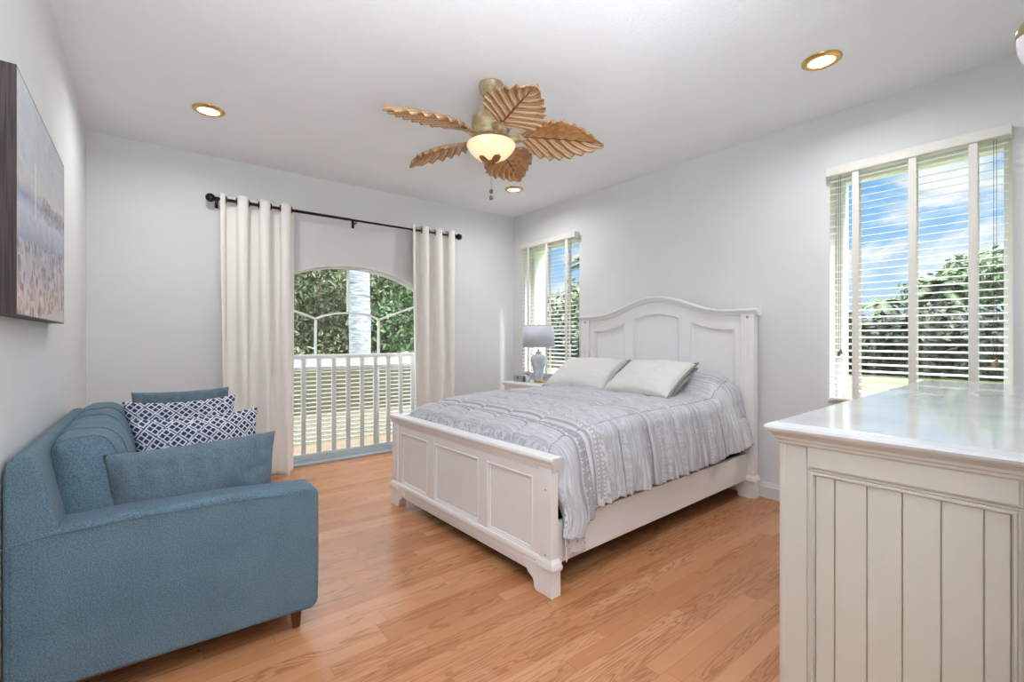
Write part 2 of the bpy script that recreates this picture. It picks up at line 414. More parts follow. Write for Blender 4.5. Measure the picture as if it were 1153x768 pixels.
mb = MB(); mb.sweep([(DX+a, b) for a, b in nodes], [(-mw, -.012), (-mw, .012), (mw, .012), (mw, -.012)], lambda a, b, hh: (a, gy+hh, b), closed=False)
mb.build('muntin', M['alu'], r)
for xx, z0, z1 in ((DX-.345, 1.06, 1.415), (DX+.305, 1.06, 1.42), (DX-.025, 1.487, 1.945)):
    mb = MB(); mb.box(xx-mw, xx+mw, gy-.012, gy+.012, z0, z1); mb.build('muntin', M['alu'], r)
mb = MB(); mb.box(DX-DW+.028, DX+DW-.028, gy-.02, gy+.02, 1.035, 1.06); mb.build('transom_rail', M['alu'], r, bevel=.003)
mb = MB(); poly = [(DX-DW+.028, .04)]+arch_path(.028, DX-DW+.028, DX+DW-.028, 24)+[(DX+DW-.028, .04)]
prism(mb, poly, lambda a, b: (a, gy-.002, b), lambda a, b: (a, gy+.002, b)); mb.build('glass_pane', M['glass'], r)
mb = MB(); mb.box(DX-DW, DX+DW, YB-.012, YB+.05, 0, .022); mb.box(DX-DW, DX+DW, YB+.05, YB+.20, 0, .030)
for k in range(3): mb.box(DX-DW, DX+DW, YB+.065+k*.035, YB+.073+k*.035, .03, .044)
mb.build('threshold', M['track'], r, bevel=.002)
# balcony outside the door
mb = MB(); mb.box(.5, 3.2, YB+WT, 5.62, -.15, .0); struct(mb.build('terrace_slab', M['stucco']))
rl = thing('balcony_railing', 'white balcony railing with flat vertical pickets outside the arched door', 'railing', (DX, 4.95, 0))
for k in range(-6, 7):
    xx = k*.149+.018; mb = MB(); mb.box(xx-.022, xx+.022, -.012, .012, .05, 1.02); mb.build('picket', M['alu'], rl, bevel=.002)
mb = MB(); mb.box(-.95, .95, -.022, .03, 1.015, 1.055); mb.build('top_rail', M['alu'], rl, bevel=.004)
mb = MB(); mb.box(-.95, .95, -.018, .018, .035, .065); mb.build('bottom_rail', M['alu'], rl, bevel=.004)
mb = MB(); mb.box(-.95, .95, .016, .034, .895, .935); mb.build('middle_rail', M['alu'], rl, bevel=.003)
for sx in (-.95, .95): mb = MB(); mb.box(sx-.02, sx+.02, -.02, .02, 0, 1.04); mb.build('post', M['alu'], rl, bevel=.003)
ls = thing('louvered_screen', 'low white louvered screen standing behind the balcony pickets', 'screen', (DX, 5.14, 0))
mb = MB()
for k in range(17):
    z0 = .135+k*.0455
    mb.hexa([(-1.1, -.017, z0-.005), (1.1, -.017, z0-.005), (1.1, -.017, z0+.004), (-1.1, -.017, z0+.004)], [(-1.1, .017, z0-.005), (1.1, .017, z0-.005), (1.1, .017, z0+.004), (-1.1, .017, z0+.004)])
mb.build('louvers', M['alu'], ls)
for sx in (-1.12, .41, 1.12): mb = MB(); mb.box(sx-.018, sx+.018, -.03, .03, 0, .90); mb.build('post', M['alu'], ls, bevel=.002)
mb = MB(); mb.box(-1.14, 1.14, -.03, .03, .885, .93); mb.build('top_rail', M['alu'], ls, bevel=.003)
mb = MB(); mb.box(-1.14, 1.14, -.01, .01, .93, 1.03); mb.build('top_panel', M['alu'], ls)
mb = MB(); mb.box(-3., 9., 8.2, 8.35, -.15, .68); struct(mb.build('wall_garden', M['olive']))
mb = MB(); mb.box(-3., 9., 5.62, 8.2, -.15, -.04); struct(mb.build('paving', M['olive']))

# ------------------------------------------------------------ window blinds
def blind(loc, width, labels, tapes, tilt=10.5):
    zt, zb, pitch = 2.325, .80, .0445
    b = thing('window_blind', labels, 'blind', (XR-.035, loc, 0), 0, 'white horizontal window blinds')
    hw = width/2
    mb = MB(); n = int((zt-zb-.03)/pitch); ca, sa = cos(R(tilt)), sin(R(tilt))
    for i in range(n):
        z0 = zt-.03-i*pitch; p = []
        for u in (-1, -.5, 0, .5, 1):
            camber = .0016*(1-u*u); xx = u*.025
            p.append((xx*ca, xx*sa+camber))
        top = [(a, c+.0014) for a, c in p]; bot = [(a, c-.0014) for a, c in reversed(p)]
        ring = top+bot
        mb.hexa([(a, -hw, z0+c) for a, c in ring], [(a, hw, z0+c) for a, c in ring])
    mb.build('slats', M['slat'], b)
    mb = MB(); mb.box(-.034, .030, -hw-.015, hw+.015, zt, zt+.066); mb.box(-.040, -.034, -hw-.018, hw+.018, zt+.004, zt+.060)
    mb.build('valance', M['valance'], b, bevel=.004)
    mb = MB(); mb.box(-.026, .026, -hw, hw, zb, zb+.018); mb.build('bottom_rail', M['slat'], b, bevel=.004)
    for ty in tapes:
        mb = MB(); mb.box(-.0285, -.0272, ty-.019, ty+.019, zb, zt); mb.box(.0272, .0285, ty-.019, ty+.019, zb, zt); mb.build('ladder_tape', M['tape'], b)
    return b
b1 = blind((.315+1.155)/2, .84, 'white wooden blind on the large window beside the dresser', [1.005-.735, .715-.735, .449-.735])
b2 = blind(4.015, .90, 'white wooden blind on the window behind the table lamp', [.33, .0, -.325])
def cord(parent, ty, zend, m, n=2):
    mb = MB()
    for k in range(n): mb.tube([(-.036, ty+k*.011, 2.32), (-.037, ty+k*.011, zend)], .0013, 6)
    o = mb.build('lift_cord', M['knob'], parent)
    for k in range(n):
        mb = MB(); mb.lathe([(.002, .03), (.006, .022), (.009, .006), (.009, 0), (.004, -.004)], 12, (-.037, ty+k*.011, zend-.02-.015*k))
        mb.build('tassel', m, o, smooth=True)
M['tassel'] = paint('wooden_tassel', (176, 136, 116), .5)
cord(b1, .355-.735, 1.10, M['tassel']); cord(b1, 1.085-.735, 1.14, M['knob'])
cord(b2, -.415, 1.2, M['knob'])

# ------------------------------------------------------------ ceiling lights
def can_light(x, y, label):
    o = thing('recessed_light', label, 'ceiling light', (x, y, H), 0, 'recessed ceiling lights')
    mb = MB(); mb.lathe([(.066, -.001), (.066, -.012), (.072, -.016), (.088, -.010), (.097, -.003), (.097, .0)], 40, caps=False); mb.build('trim_ring', M['brass'], o, smooth=True)
    mb = MB(); mb.lathe([(.0, -.010), (.04, -.010), (.067, -.006)], 32, caps=False); mb.build('bulb', M['bulb'], o, smooth=True)
    ld = bpy.data.lights.new('can_lamp', 'AREA'); lo = bpy.data.objects.new('can_lamp', ld); C.objects.link(lo); lo.parent = o
    ld.shape = 'DISK'; ld.size = .13; ld.energy = CAN_POWER; ld.color = CAN_COLOR; lo.location = (0, 0, -.022); ld.spread = R(165)
    return o
M['bulb'] = mat('lit_bulb', (1, 1, 1), .5, emit=(1, .93, .82), emit_s=3.)
can_light(.346, 3.778, 'recessed ceiling light above the left curtain')
can_light(2.98, .971, 'recessed ceiling light above the dresser and large window')
can_light(3.03, 3.80, 'recessed ceiling light nearest the far right corner of the room, below the fan')

# ------------------------------------------------------------ ceiling fan
def blade_fn(t):
    u, v, _ = t.sep(t.coord('UV'))
    vv = v.abs(); ch = (u*8. - vv*2.2).frac()
    rib = (ch-.5).abs()
    f = rib.ss(.22, .46)
    vein = (vv < .035)
    base = t.mix(t.noise(t.coord(), 30., 3).ss(.3, .7), s2l((150, 102, 56)), s2l((184, 134, 82)))
    c = t.mix(f, base, s2l((210, 178, 140)))
    c = t.mix(ch.ss(.0, .10)*-1.+1., c, s2l((112, 74, 44)))
    return {'Base Color': t.mix(vein, c, s2l((98, 62, 40))), 'Normal': t.bump(f*-1., .5, .006)}
M['blade'] = mat('carved_palm_leaf_blade', rough=.42, fn=blade_fn)
M['fan_body'] = mat('antique_bronze_gold', s2l((168, 144, 104)), .5, .05, fn=lambda t: {'Base Color': t.mix(t.noise(t.coord(), 18., 4).ss(.35, .65), s2l((146, 124, 90)), s2l((182, 164, 130)))})
M['leaf_metal'] = mat('bronze_leaf_metal', s2l((140, 92, 48)), .4, .4)
def bowl_fn(t):
    n = t.noise(t.coord(), 9., 4, .6, .6); x, y, z = t.sep(t.coord())
    return {'Emission Color': t.mix(n.ss(.35, .7), (1., .62, .28), (1., .80, .52)), 'Base Color': t.mix(n, s2l((240, 205, 150)), s2l((250, 230, 195)))}
M['bowl'] = mat('amber_alabaster_glass', s2l((245, 214, 165)), .3, fn=bowl_fn, emit=(1, .75, .45), emit_s=.50)
FX, FY = 1.675, 2.325
fan = thing('ceiling_fan', 'bronze ceiling fan with five carved palm leaf blades and amber bowl light', 'ceiling fan', (FX, FY, H))
mb = MB(); mb.lathe([(.076, 0), (.078, -.010), (.074, -.018), (.070, -.026), (.063, -.045), (.048, -.062), (.030, -.074), (.02, -.078)], 40)
for k in range(20):
    a = 2*pi*k/20; mb.tube([(.069*cos(a), .069*sin(a), -.030), (.061*cos(a), .061*sin(a), -.048), (.048*cos(a), .048*sin(a), -.063)], .0035, 6)
mb.build('canopy', M['fan_body'], fan, angle=30)
mb = MB(); mb.lathe([(.013, -.07), (.013, -.16)], 16); mb.lathe([(.024, -.086), (.027, -.096), (.02, -.104)], 20); mb.build('downrod', M['bronze'], fan, angle=30)
mb = MB(); mb.lathe([(.02, -.15), (.045, -.155), (.075, -.17), (.112, -.20), (.122, -.225), (.122, -.265), (.112, -.285), (.098, -.30), (.098, -.325), (.07, -.335)], 48); mb.build('motor_housing', M['fan_body'], fan, angle=30)
def blade_mb(az):
    mb = MB(); L0, L1 = .155, .70; nu, nv = 66, 20; p = R(-17)
    def wd(t_): return .165*(sin(pi*min(1, t_)**.72)**.92) + .014*(1-t_)
    def f(u, v):
        s = v*2-1; tt = u
        wdt = wd(tt)
        k = (tt*5.0+.25) % 1.0
        tooth = 1-.085*(k**3 if tt > .12 else 0)
        off = .045*abs(s)**1.3*(1-tt*.6)          # edges sweep toward the tip
        x = L0+(L1-L0)*tt+off*(1-tt)**.3
        yy = s*wdt*tooth
        zz = .012*sin((tt*8-abs(s)*2.2)*2*pi)*min(1, tt*4)*min(1, (1-tt)*5)*(.25+.75*min(1, abs(s)*3)) + .028*(abs(s)**2)*0 - .02*s*s - .038*tt*tt
        return (x, yy, zz)
    st = len(mb.v); mb.grid(f, nu, nv, lambda u, v: (u, v*2-1))
    n1 = len(mb.v); nf = len(mb.f)
    for i in range(n1): q = mb.v[i]; mb.v.append((q[0], q[1], q[2]+.006)); mb.uv[n1+i] = mb.uv[i]
    for fc in list(mb.f[:nf]): mb.f.append(tuple(n1+i for i in reversed(fc)))
    bd = [i*(nv+1) for i in range(nu+1)]+[nu*(nv+1)+j for j in range(1, nv+1)]+[i*(nv+1)+nv for i in reversed(range(nu))]+[j for j in reversed(range(1, nv))]
    for i in range(len(bd)): a, b = bd[i], bd[(i+1) % len(bd)]; mb.f.append((a, b, n1+b, n1+a))
    mb.xf(Matrix.Translation((0, 0, -.315)) @ Matrix.Rotation(az, 4, 'Z') @ Matrix.Rotation(p, 4, 'X'))
    return mb
for k in range(5):
    az = R(37.5+72*k)
    bo = blade_mb(az).build('blade', M['blade'], fan, smooth=True)
    mb = MB(); mb.tube([(.08, 0, -.012), (.12, 0, -.018), (.17, 0, -.012), (.22, 0, -.014)], [.018, .022, .016, .006], 10)
    mb.grid(lambda u, v: (.11+.10*u, (v*2-1)*.045*sin(pi*(.15+.85*u))**.7, -.012-.012*(1-abs(v*2-1))), 8, 8)
    mb.xf(Matrix.Translation((0, 0, -.315)) @ Matrix.Rotation(az, 4, 'Z') @ Matrix.Rotation(R(-17), 4, 'X')); mb.build('blade_bracket', M['fan_body'], bo, smooth=True)
mb = MB(); mb.lathe([(.07, -.33), (.10, -.335), (.12, -.35), (.128, -.362), (.12, -.368)], 40); mb.build('light_fitter', M['fan_body'], fan, angle=30)
bowl = MB().lathe([(.118, -.358), (.146, -.366), (.150, -.376), (.143, -.390), (.128, -.412), (.108, -.434), (.080, -.455), (.045, -.470), (.004, -.475)], 48, caps=False).build('glass_bowl', M['bowl'], fan, smooth=True)
mb = MB(); mb.lathe([(.03, -.470), (.026, -.482), (.012, -.492), (.005, -.50)], 20); mb.build('finial', M['leaf_metal'], fan, smooth=True)
for k in range(4):
    a = R(-128+36+k*90); mb = MB()
    def f(u, v, a=a):
        s = v*2-1; wv = .026*sin(pi*u**.9)**.8; rr = .012+.088*u; zz = -.483+.052*u**1.7
        x, y = rr, s*wv; return (x*cos(a)-y*sin(a), x*sin(a)+y*cos(a), zz-.004*(1-abs(s)))
    mb.grid(f, 12, 6); mb.build('bowl_leaf', M['leaf_metal'], fan, smooth=True).modifiers.new('s', 'SOLIDIFY').thickness = .002
mb = MB(); mb.tube([(0, 0, -.50), (.001, 0, -.64), (0, 0, -.67)], .0016, 6); ch = mb.build('pull_chain', M['knob'], fan)
for zz in (-.655, -.695):
    mb = MB(); mb.lathe([(.002, .014), (.009, .010), (.012, 0), (.009, -.010), (.002, -.014)], 16, (0, 0, zz)); mb.build('pull_bead', M['knob'], ch, smooth=True)

# ------------------------------------------------------------ curtain rod and curtains
RZ, RY = 2.40, 4.62
rod = thing('curtain_rod', 'dark bronze curtain rod with ball finials above the arched door', 'curtain rod', (0, RY, RZ))
mb = MB(); mb.tube([(.46, 0, 0), (1.60, 0, 0)], .0135, 14); mb.tube([(1.58, 0, 0), (2.84, 0, 0)], .0105, 14); mb.build('pole', M['bronze'], rod, smooth=True)
for sx, xx in ((-1, .436), (1, 2.868)):
    mb = MB(); mb.lathe([(.003, -.034), (.016, -.030), (.028, -.018), (.033, 0), (.028, .018), (.016, .030), (.003, .034)], 20)
    for k in range(8):
        a = 2*pi*k/8; mb.tube([(.034*cos(a)*sin(b_), .034*sin(a)*sin(b_), .034*cos(b_)) for b_ in [pi*j/8 for j in range(9)]], .003, 6)
    mb.xf(Matrix.Translation((xx, 0, 0)) @ Matrix.Rotation(pi/2, 4, 'Y')); n0 = len(mb.v)
    mb.tube([(xx-sx*.033, 0, 0), (xx-sx*.045, 0, 0), (xx-sx*.06, 0, 0)], [.010, .017, .012], 12); mb.build('finial', M['bronze'], rod, smooth=True)
for xx in (.488, 1.665, 2.815):
    mb = MB(); mb.box(xx-.006, xx+.006, -.004, .095, -.030, -.018); mb.tube([(xx, .0, -.024), (xx, -.016, -.012), (xx, -.017, .006)], .005, 8); mb.box(xx-.012, xx+.012, .090, .099, -.06, .03)
    mb.v = [v for v in mb.v]; mb.build('bracket', M['bronze'], rod, bevel=.001)
def curtain(label, xs_top, xs_bot, folds, seed, amp_b=.06, yb=-.0, hem=.012):
    x0, x1 = xs_top; o = thing('curtain', label, 'curtain', ((x0+x1)/2, RY, 0), 0, 'ivory grommet curtains'); cx = (x0+x1)/2
    rnd = random.Random(seed); ph = rnd.random()*6; mb = MB(); zt = RZ+.048
    def f(u, v):
        z = zt+(hem-zt)*v; a = 2*pi*folds*u
        top = (x0+(x1-x0)*u + .020*sin(2*a)); y_t = -.048*(2*(.5+.5*cos(a))**2.0-1)
        ub = u+.018*sin(a*1.0+ph)
        bot = xs_bot[0]+(xs_bot[1]-xs_bot[0])*ub; y_b = yb-amp_b*((2*(.5+.5*cos(a+.3*sin(ph)))**1.7-1)+.35*sin(a*.5+ph)+.12*sin(3*a+ph))
        k = v**1.2; n = noise.noise(Vector((u*7+seed, v*2.2, 0)))*.010*v
        return (top*(1-k)+bot*k-cx, y_t*(1-k)+y_b*k+n, z)
    mb.grid(f, 200, 60, lambda u, v: (u, v))
    c = mb.build('cloth_panel', M['curtain'], o, smooth=True); md = c.modifiers.new('s', 'SOLIDIFY'); md.thickness = .003
    for k in range(int(folds*2)):
        u = (k+.5)/(folds*2)
        x, y, z = f(u, .0); xx = x
        e = 1e-3; p0 = Vector(f(u-e, 0)); p1 = Vector(f(u+e, 0)); tg = (p1-p0); tg.z = 0; tg.normalize()
        up = Vector((0, 0, 1)); ctr = Vector((x, 0, RZ))
        mb = MB(); mb.tube([tuple(ctr+.029*(cos(2*pi*j/20)*tg+sin(2*pi*j/20)*up)) for j in range(20)], .0052, 8, closed=True)
        mb.build('grommet', M['bronze'], o, smooth=True)
    return o
curtain('ivory grommet curtain hanging left of the arched door behind the sofa', (.50, 1.10), (.50, 1.075), 3.5, 3, .065, -.15)
curtain('ivory grommet curtain hanging right of the arched door behind the bed', (2.26, 2.84), (2.28, 2.84), 3.5, 8, .055, -.02)

# ------------------------------------------------------------ bed
bed = thing('bed', 'antique white wooden panel bed with arched headboard and panelled footboard', 'bed', (1.47, 2.43, 0), R(1.8))
BW = M['bed_white']
# footboard : local x 0 = cap front
fb = MB()
fb.box(.045, .075, -.80, .80, .075, .61)                       # recessed panel sheet
for a, b in ((-.85, -.765), (.765, .85)): fb.box(.022, .098, a, b, .0, .61)   # corner posts
for a, b in ((-.765, -.715), (.715, .765), (-.335, -.25), (.25, .335)): fb.box(.030, .085, a, b, .075, .60)
for a, b in ((-.765, -.25), (-.25, .25), (.25, .765)):
    fb.box(.0302, .085, a, b, .545, .61); fb.box(.0302, .085, a, b, .075, .168)
fbo = fb.build('footboard', BW, bed, bevel=.003)
prof = [(0, 0), (.0, .010), (.005, .015), (.010, .014), (.014, .009), (.020, .007), (.024, .001), (.024, 0)]
for a, b in ((-.715, -.335), (-.25, .25), (.335, .715)):
    mb = MB(); mb.sweep([(a, .168), (b, .168), (b, .545), (a, .545)], prof, lambda p, q, hh: (.0445-hh*1.15, p, q)); mb.build('panel_moulding', BW, fbo, angle=40)
# cap of the footboard
cp = [(.030, .585), (.024, .600), (.020, .606), (.012, .618), (.012, .626), (.002, .634), (-.002, .645), (.002, .655), (.010, .660), (.108, .660), (.116, .655), (.120, .645), (.116, .634), (.106, .626), (.106, .618), (.098, .606), (.094, .600), (.088, .585)]
mb = MB()
def ext(p, y, w): return [(.059+(a-.059), y*w, b) for a, b in p]
lo = []; hi = []
for a, b in cp:
    ov = .872 if b > .622 else (.862 if b > .603 else .854)
    lo.append((a, -ov, b)); hi.append((a, ov, b))
mb.hexa(lo, hi); mb.build('top_cap', BW, fbo, bevel=.002)
# foot blocks with ogee brackets, base moulding
mb = MB(); bm_ = [(.022, .172), (.014, .165), (.010, .150), (.014, .138), (.018, .130), (.018, .105), (.10, .105), (.10, .172)]
mb.hexa([(a, -.765, b) for a, b in bm_], [(a, .765, b) for a, b in bm_]); mb.build('base_moulding', BW, fbo, bevel=.0015)
def foot(y0, sgn, x0, x1, parent):
    mb = MB(); br = [(0, 0), (.115, 0), (.125, .012), (.128, .035), (.138, .052), (.155, .062), (.172, .070), (.182, .084), (.205, .094), (.205, .135), (0, .135)]
    prism(mb, br, lambda a, b: (x0, y0-sgn*a, b), lambda a, b: (x1, y0-sgn*a, b))
    o = mb.build('foot', BW, parent, bevel=.002)
    mb = MB(); mb.sweep([(x0, min(y0, y0-sgn*.10)), (x1, min(y0, y0-sgn*.10)), (x1, max(y0, y0-sgn*.10)), (x0, max(y0, y0-sgn*.10))], [(.01, .118), (-.004, .120), (-.009, .130), (-.009, .142), (-.004, .150), (-.004, .158), (.01, .176)], lambda a, b, hh: (a, b, hh))
    mb.build('foot_collar', BW, o, angle=35)
foot(-.862, -1, .012, .105, fbo); foot(.862, 1, .012, .105, fbo)
for sy in (-1, 1):
    for zz in (.19, .50):
        mb = MB(); mb.lathe([(.005, 0), (.0045, .0015), (.0, .002)], 12); mb.xf(Matrix.Translation((.0215, sy*.812, zz)) @ Matrix.Rotation(-pi/2, 4, 'Y')); mb.build('peg', M['groove'], fbo, smooth=True)
fbo.scale = (.64, .977, 1); fbo.location = (-.012, 0, 0)
# side rails
for sy in (-1, 1):
    mb = MB(); ya, yb_ = sorted((sy*.785, sy*.812)); mb.box(.045, 2.16, ya, yb_, .135, .335); mb.build('side_rail', BW, bed, bevel=.003)
mb = MB()
for k in range(7): mb.box(.25+k*.3, .33+k*.3, -.785, .785, .20, .22)
mb.build('slats', M['walnut'], bed)
# headboard
def hz(y): return 1.432+.150*(.5+.5*cos(pi*min(1, abs(y)/.69)))**1.15
HBX = 2.150
def arcbox(mb, y0, y1, zlo, zhi, xa, xb, n):
    lo = [(y0+(y1-y0)*i/n) for i in range(n+1)]
    poly = [(yy, zlo(yy)) for yy in lo]+[(yy, zhi(yy)) for yy in reversed(lo)]
    for i in range(n):
        q = [(lo[i], zlo(lo[i])), (lo[i+1], zlo(lo[i+1])), (lo[i+1], zhi(lo[i+1])), (lo[i], zhi(lo[i]))]
        mb.hexa([(xa, a, b) for a, b in q], [(xb, a, b) for a, b in q])
hb = MB(); inner = lambda y: hz(y)-.132
arcbox(hb, -.80, .80, lambda y: .25, lambda y: hz(y)-.02, HBX+.028, HBX+.05, 60)
arcbox(hb, -.86, .86, inner, lambda y: hz(y)-.02, HBX+.008, HBX+.05, 70)
for a, b in ((-.765, -.715), (.715, .765), (-.335, -.235), (.235, .335)): arcbox(hb, a, b, lambda y: .28, inner, HBX+.008, HBX+.05, 4)
hbo = hb.build('headboard', BW, bed)
for i_ in (-1, 1):
    mb = MB(); ya, yb_ = sorted((i_*.765, i_*.866)); mb.box(HBX-.012, HBX+.058, ya, yb_, 0, 1.405)
    po = mb.build('post', BW, hbo, bevel=.004)
    mb = MB()
    for q in (-.014, .014): mb.box(HBX-.0155, HBX-.0115, i_*.815+q-.005, i_*.815+q+.005, .20, 1.37)
    mb.build('fluting', BW, po, bevel=.0015)
    mb = MB(); mb.lathe([(.010, 0), (.009, .003), (.0, .004)], 12); mb.xf(Matrix.Translation((HBX-.012, i_*.815, 1.385)) @ Matrix.Rotation(-pi/2, 4, 'Y')); mb.build('peg', M['groove'], po, smooth=True)
    foot(i_*.872, i_, HBX-.02, HBX+.06, hbo)
for a, b in ((-.715, -.335), (-.235, .235), (.335, .715)):
    nn = 20; top = [(b+(a-b)*i/nn, inner(b+(a-b)*i/nn)) for i in range(nn+1)]
    mb = MB(); mb.sweep([(a, .30), (b, .30)]+top, prof, lambda p, q, hh: (HBX+.0275-hh*1.5, p, q)); mb.build('panel_moulding', BW, hbo, angle=40)
# headboard cap moulding follows the curve
cpp = [(-.030, .008), (-.026, -.006), (-.016, -.012), (-.010, -.014), (-.006, -.026), (.004, -.034), (.014, -.036), (.020, -.030), (.022, -.01), (.022, .066), (-.030, .066)]
yy = [-.888+.0*0]+[-.86+1.72*i/80 for i in range(81)]+[.888]
mb = MB(); mb.sweep([(y, hz(y)) for y in yy], [(o_, hh) for o_, hh in cpp], lambda p, q, hh: (HBX+hh, p, q-.004), closed=False)
mb.build('top_cap', BW, hbo, angle=38)
# mattress
mt = MB(); mt.box(.17, 2.12, -.755, .755, .43, .70)
mo = mt.build('mattress', paint('mattress_cloth', (220, 220, 220), .9)); 
mo.location = bed.location; mo.rotation_euler = bed.rotation_euler
for v in (mo,): tag(v, 'mattress with dark foundation inside the white bed under the comforter', 'mattress')
for v_ in mo.modifiers: pass
md = mo.modifiers.new('b', 'BEVEL'); md.width = .05; md.segments = 4
mt = MB(); mt.box(.13, 2.13, -.77, .77, .222, .43); bs = mt.build('box_spring', M['dark'], mo, bevel=.01)

# ---- comforter
def lerp(tab, x):
    if x <= tab[0][0]: return tab[0][1]
    for (a, b), (c, d_) in zip(tab, tab[1:]):
        if x <= c:
            k = (x-a)/(c-a); k = k*k*(3-2*k); return b+(d_-b)*k
    return tab[-1][1]
ZT = [(.075, .50), (.083, .64), (.12, .705), (.22, .735), (.40, .765), (.7, .782), (1.6, .79), (1.74, .80), (1.86, .89), (1.96, .975), (2.03, 1.0), (2.10, .985), (2.142, .93)]
HEM = [(.10, .27), (.19, .25), (.25, .31), (.30, .355), (.45, .362), (1.1, .362), (1.6, .368), (1.9, .400), (2.142, .455)]
HEML = [(.10, .34), (.3, .36), (2.142, .42)]
def comf(x, q, hem):      # q: distance across from the centre line, along the cloth (signed) ; returns y, z
    zt = lerp(ZT, x); s = 1 if q > 0 else -1; a = abs(q)
    hump = max(0, min(1, (x-1.74)/.26)); Wt = .775; rad = .085+.13*hump
    flat = Wt-rad; arc = rad*pi/2
    slump = .02*(min(a, flat)/flat)**3*(1+2.2*hump)
    if a < flat: return s*a, zt-slump, 0.
    if a < flat+arc:
        th = (a-flat)/rad; return s*(flat+rad*sin(th)), zt-slump-rad*(1-cos(th)), th/(pi/2)*.4
    dd = a-flat-arc; zz = zt-slump-rad-dd
    flare = .06*(1-math.exp(-dd*5.0))+.05*hump*min(1, dd/.3)
    return s*(Wt+flare), zz, .4+dd
NX, NQ = 330, 300
def lenq(x, hem):
    zt = lerp(ZT, x); hump = max(0, min(1, (x-1.74)/.26)); rad = .085+.13*hump
    return .775-rad+rad*pi/2+max(.02, (zt-.02*(1+2.2*hump)-rad)-hem)
def cf(u, v):
    # denser samples near the foot
    x = .075+2.067*u
    qn = v*2-1
    hem = lerp(HEM if qn < 0 else HEML, x)
    hem += .004*sin(x*41)+.002*sin(x*97+1)
    L = lenq(x, hem); q = qn*L
    y, z, dp = comf(x, q, hem)
    # quilting channels
    sp = .285; gx = abs(((ARC[min(400, int(u*400+.5))]-.12)/sp) % 1-.5)*2; gq = abs((q/sp+.5) % 1-.5)*2
    near = 1-math.exp(-((1-gx)*sp/2/.018)); nearq = 1-math.exp(-((1-gq)*sp/2/.018))
    hang = max(0, min(1, (dp-.2)/.5))
    puff = .024*(min(near, 1)*min(nearq if dp < .5 else 1, 1))
    wr = noise.noise(Vector((x*9, q*5, 3)))*.006 + noise.noise(Vector((x*34, q*9, 9)))*.0022
    fold = hang*(.020*sin(x*2*pi/.142+1.3*sin(x*5))*.6 + .020*noise.noise(Vector((x*30, z*3, 5)))+.014*noise.noise(Vector((x*75, z*4, 2))))
    ruff = .006*max(0, 1-(L-abs(q))/.09)*sin(x*2*pi/.037+noise.noise(Vector((x*20, 0, 0)))*4)
    d_ = puff+wr
    # corner of cloth flopping out over the foot post
    cn = max(0, 1-(x-.10)/.24) if qn < 0 else max(0, 1-(x-.1)/.2)
    s = 1 if q > 0 else -1
    if dp <= 0: z += d_
    else:
        th = min(1, dp/.4)*pi/2
        y += s*(d_*sin(th)+fold+ruff*hang+.035*cn*hang); z += d_*cos(th)
    if hang > 0: x2 = x+cn*hang*.03*sin(z*22)
    else: x2 = x
    return (x2, y, z)
ARC = [0.]
for k_ in range(400):
    xa_, xb_ = .075+2.067*k_/400, .075+2.067*(k_+1)/400; ARC.append(ARC[-1]+math.hypot(xb_-xa_, lerp(ZT, xb_)-lerp(ZT, xa_)))
def cuv(u, v):
    x = .075+2.067*u; qn = v*2-1; L = lenq(x, lerp(HEM if qn < 0 else HEML, x)); return (ARC[min(400, int(u*400+.5))]-.10, qn*L)
mb = MB(); mb.grid(cf, NX, NQ, cuv)
def comf_fn(t):
    u, v, _ = t.sep(t.coord('UV')); P = .57
    p = ((u+.33)/P).frac()
    A = s2l((209, 209, 213)); G = s2l((164, 162, 165)); G2 = s2l((180, 179, 183)); WH = s2l((216, 215, 218))
    streak = t.noise(t.comb(u*150., v*7., 0.), 1., 3, .6)
    body = t.mix(streak.ss(.38, .62), A, G2)
    cc = t.comb(u, v, 0.)
    flake = t.vor(cc, 21., rnd=.15); petals = t.vor(cc, 58., rnd=.3)
    snow = t.mix((flake < .36)*(petals.ss(.25, .5)*-1.+1.), G, WH)
    dots = t.mix(((t.sep(t.comb(u, v, 0.))[1]*2*pi/.022).sin() > .1)*((u*2*pi/.03).sin() > .2), G2, WH)
    strp = t.mix((u*2*pi/.038).sin() > .15, G, A)
    kat = t.mix(t.noise(t.comb(u*26., v*34., 1.), 1., 2, .5, 1.2) > .52, A, G2)
    c = t.mix((p > .10), snow, strp); c = t.mix((p > .20), c, dots); c = t.mix((p > .28), c, kat)
    c = t.mix((p > .40), c, body); c = t.mix((p > .60), c, kat); c = t.mix((p > .72), c, body); c = t.mix((p > .93), c, strp)
    c = t.mix((u > .42)*.5, c, body)
    sp = .285; fx = ((u-.02)/sp).frac(); fq = (v/sp+.5).frac()
    ln = ((fx-.0).min(fx*-1.+1.)*sp < .0028).max(((fq).min(fq*-1.+1.)*sp < .0022)*(v.abs() < .8))
    c = t.mix(ln*.7, c, s2l((110, 110, 116)))
    return {'Base Color': c, 'Normal': t.bump(streak+t.noise(cc, 220., 2)*.4, .6, .004)}
M['comforter'] = mat('grey_print_quilted_cotton', rough=.9, fn=comf_fn, spec=.2)
co = mb.build('comforter', M['comforter'], smooth=True); co.location = bed.location; co.rotation_euler = bed.rotation_euler
tag(co, 'grey and white printed quilted comforter spread over the bed', 'comforter')
md = co.modifiers.new('s', 'SOLIDIFY'); md.thickness = .008; md.offset = -1
M['lining'] = mat('white_dotted_lining', rough=.9, fn=lambda t: {'Base Color': t.mix(t.vor(t.comb(t.sep(t.coord())[0], t.sep(t.coord())[2], 0.), 36., rnd=.4) < .28, s2l((220, 219, 220)), s2l((176, 172, 172)))})
mb = MB()
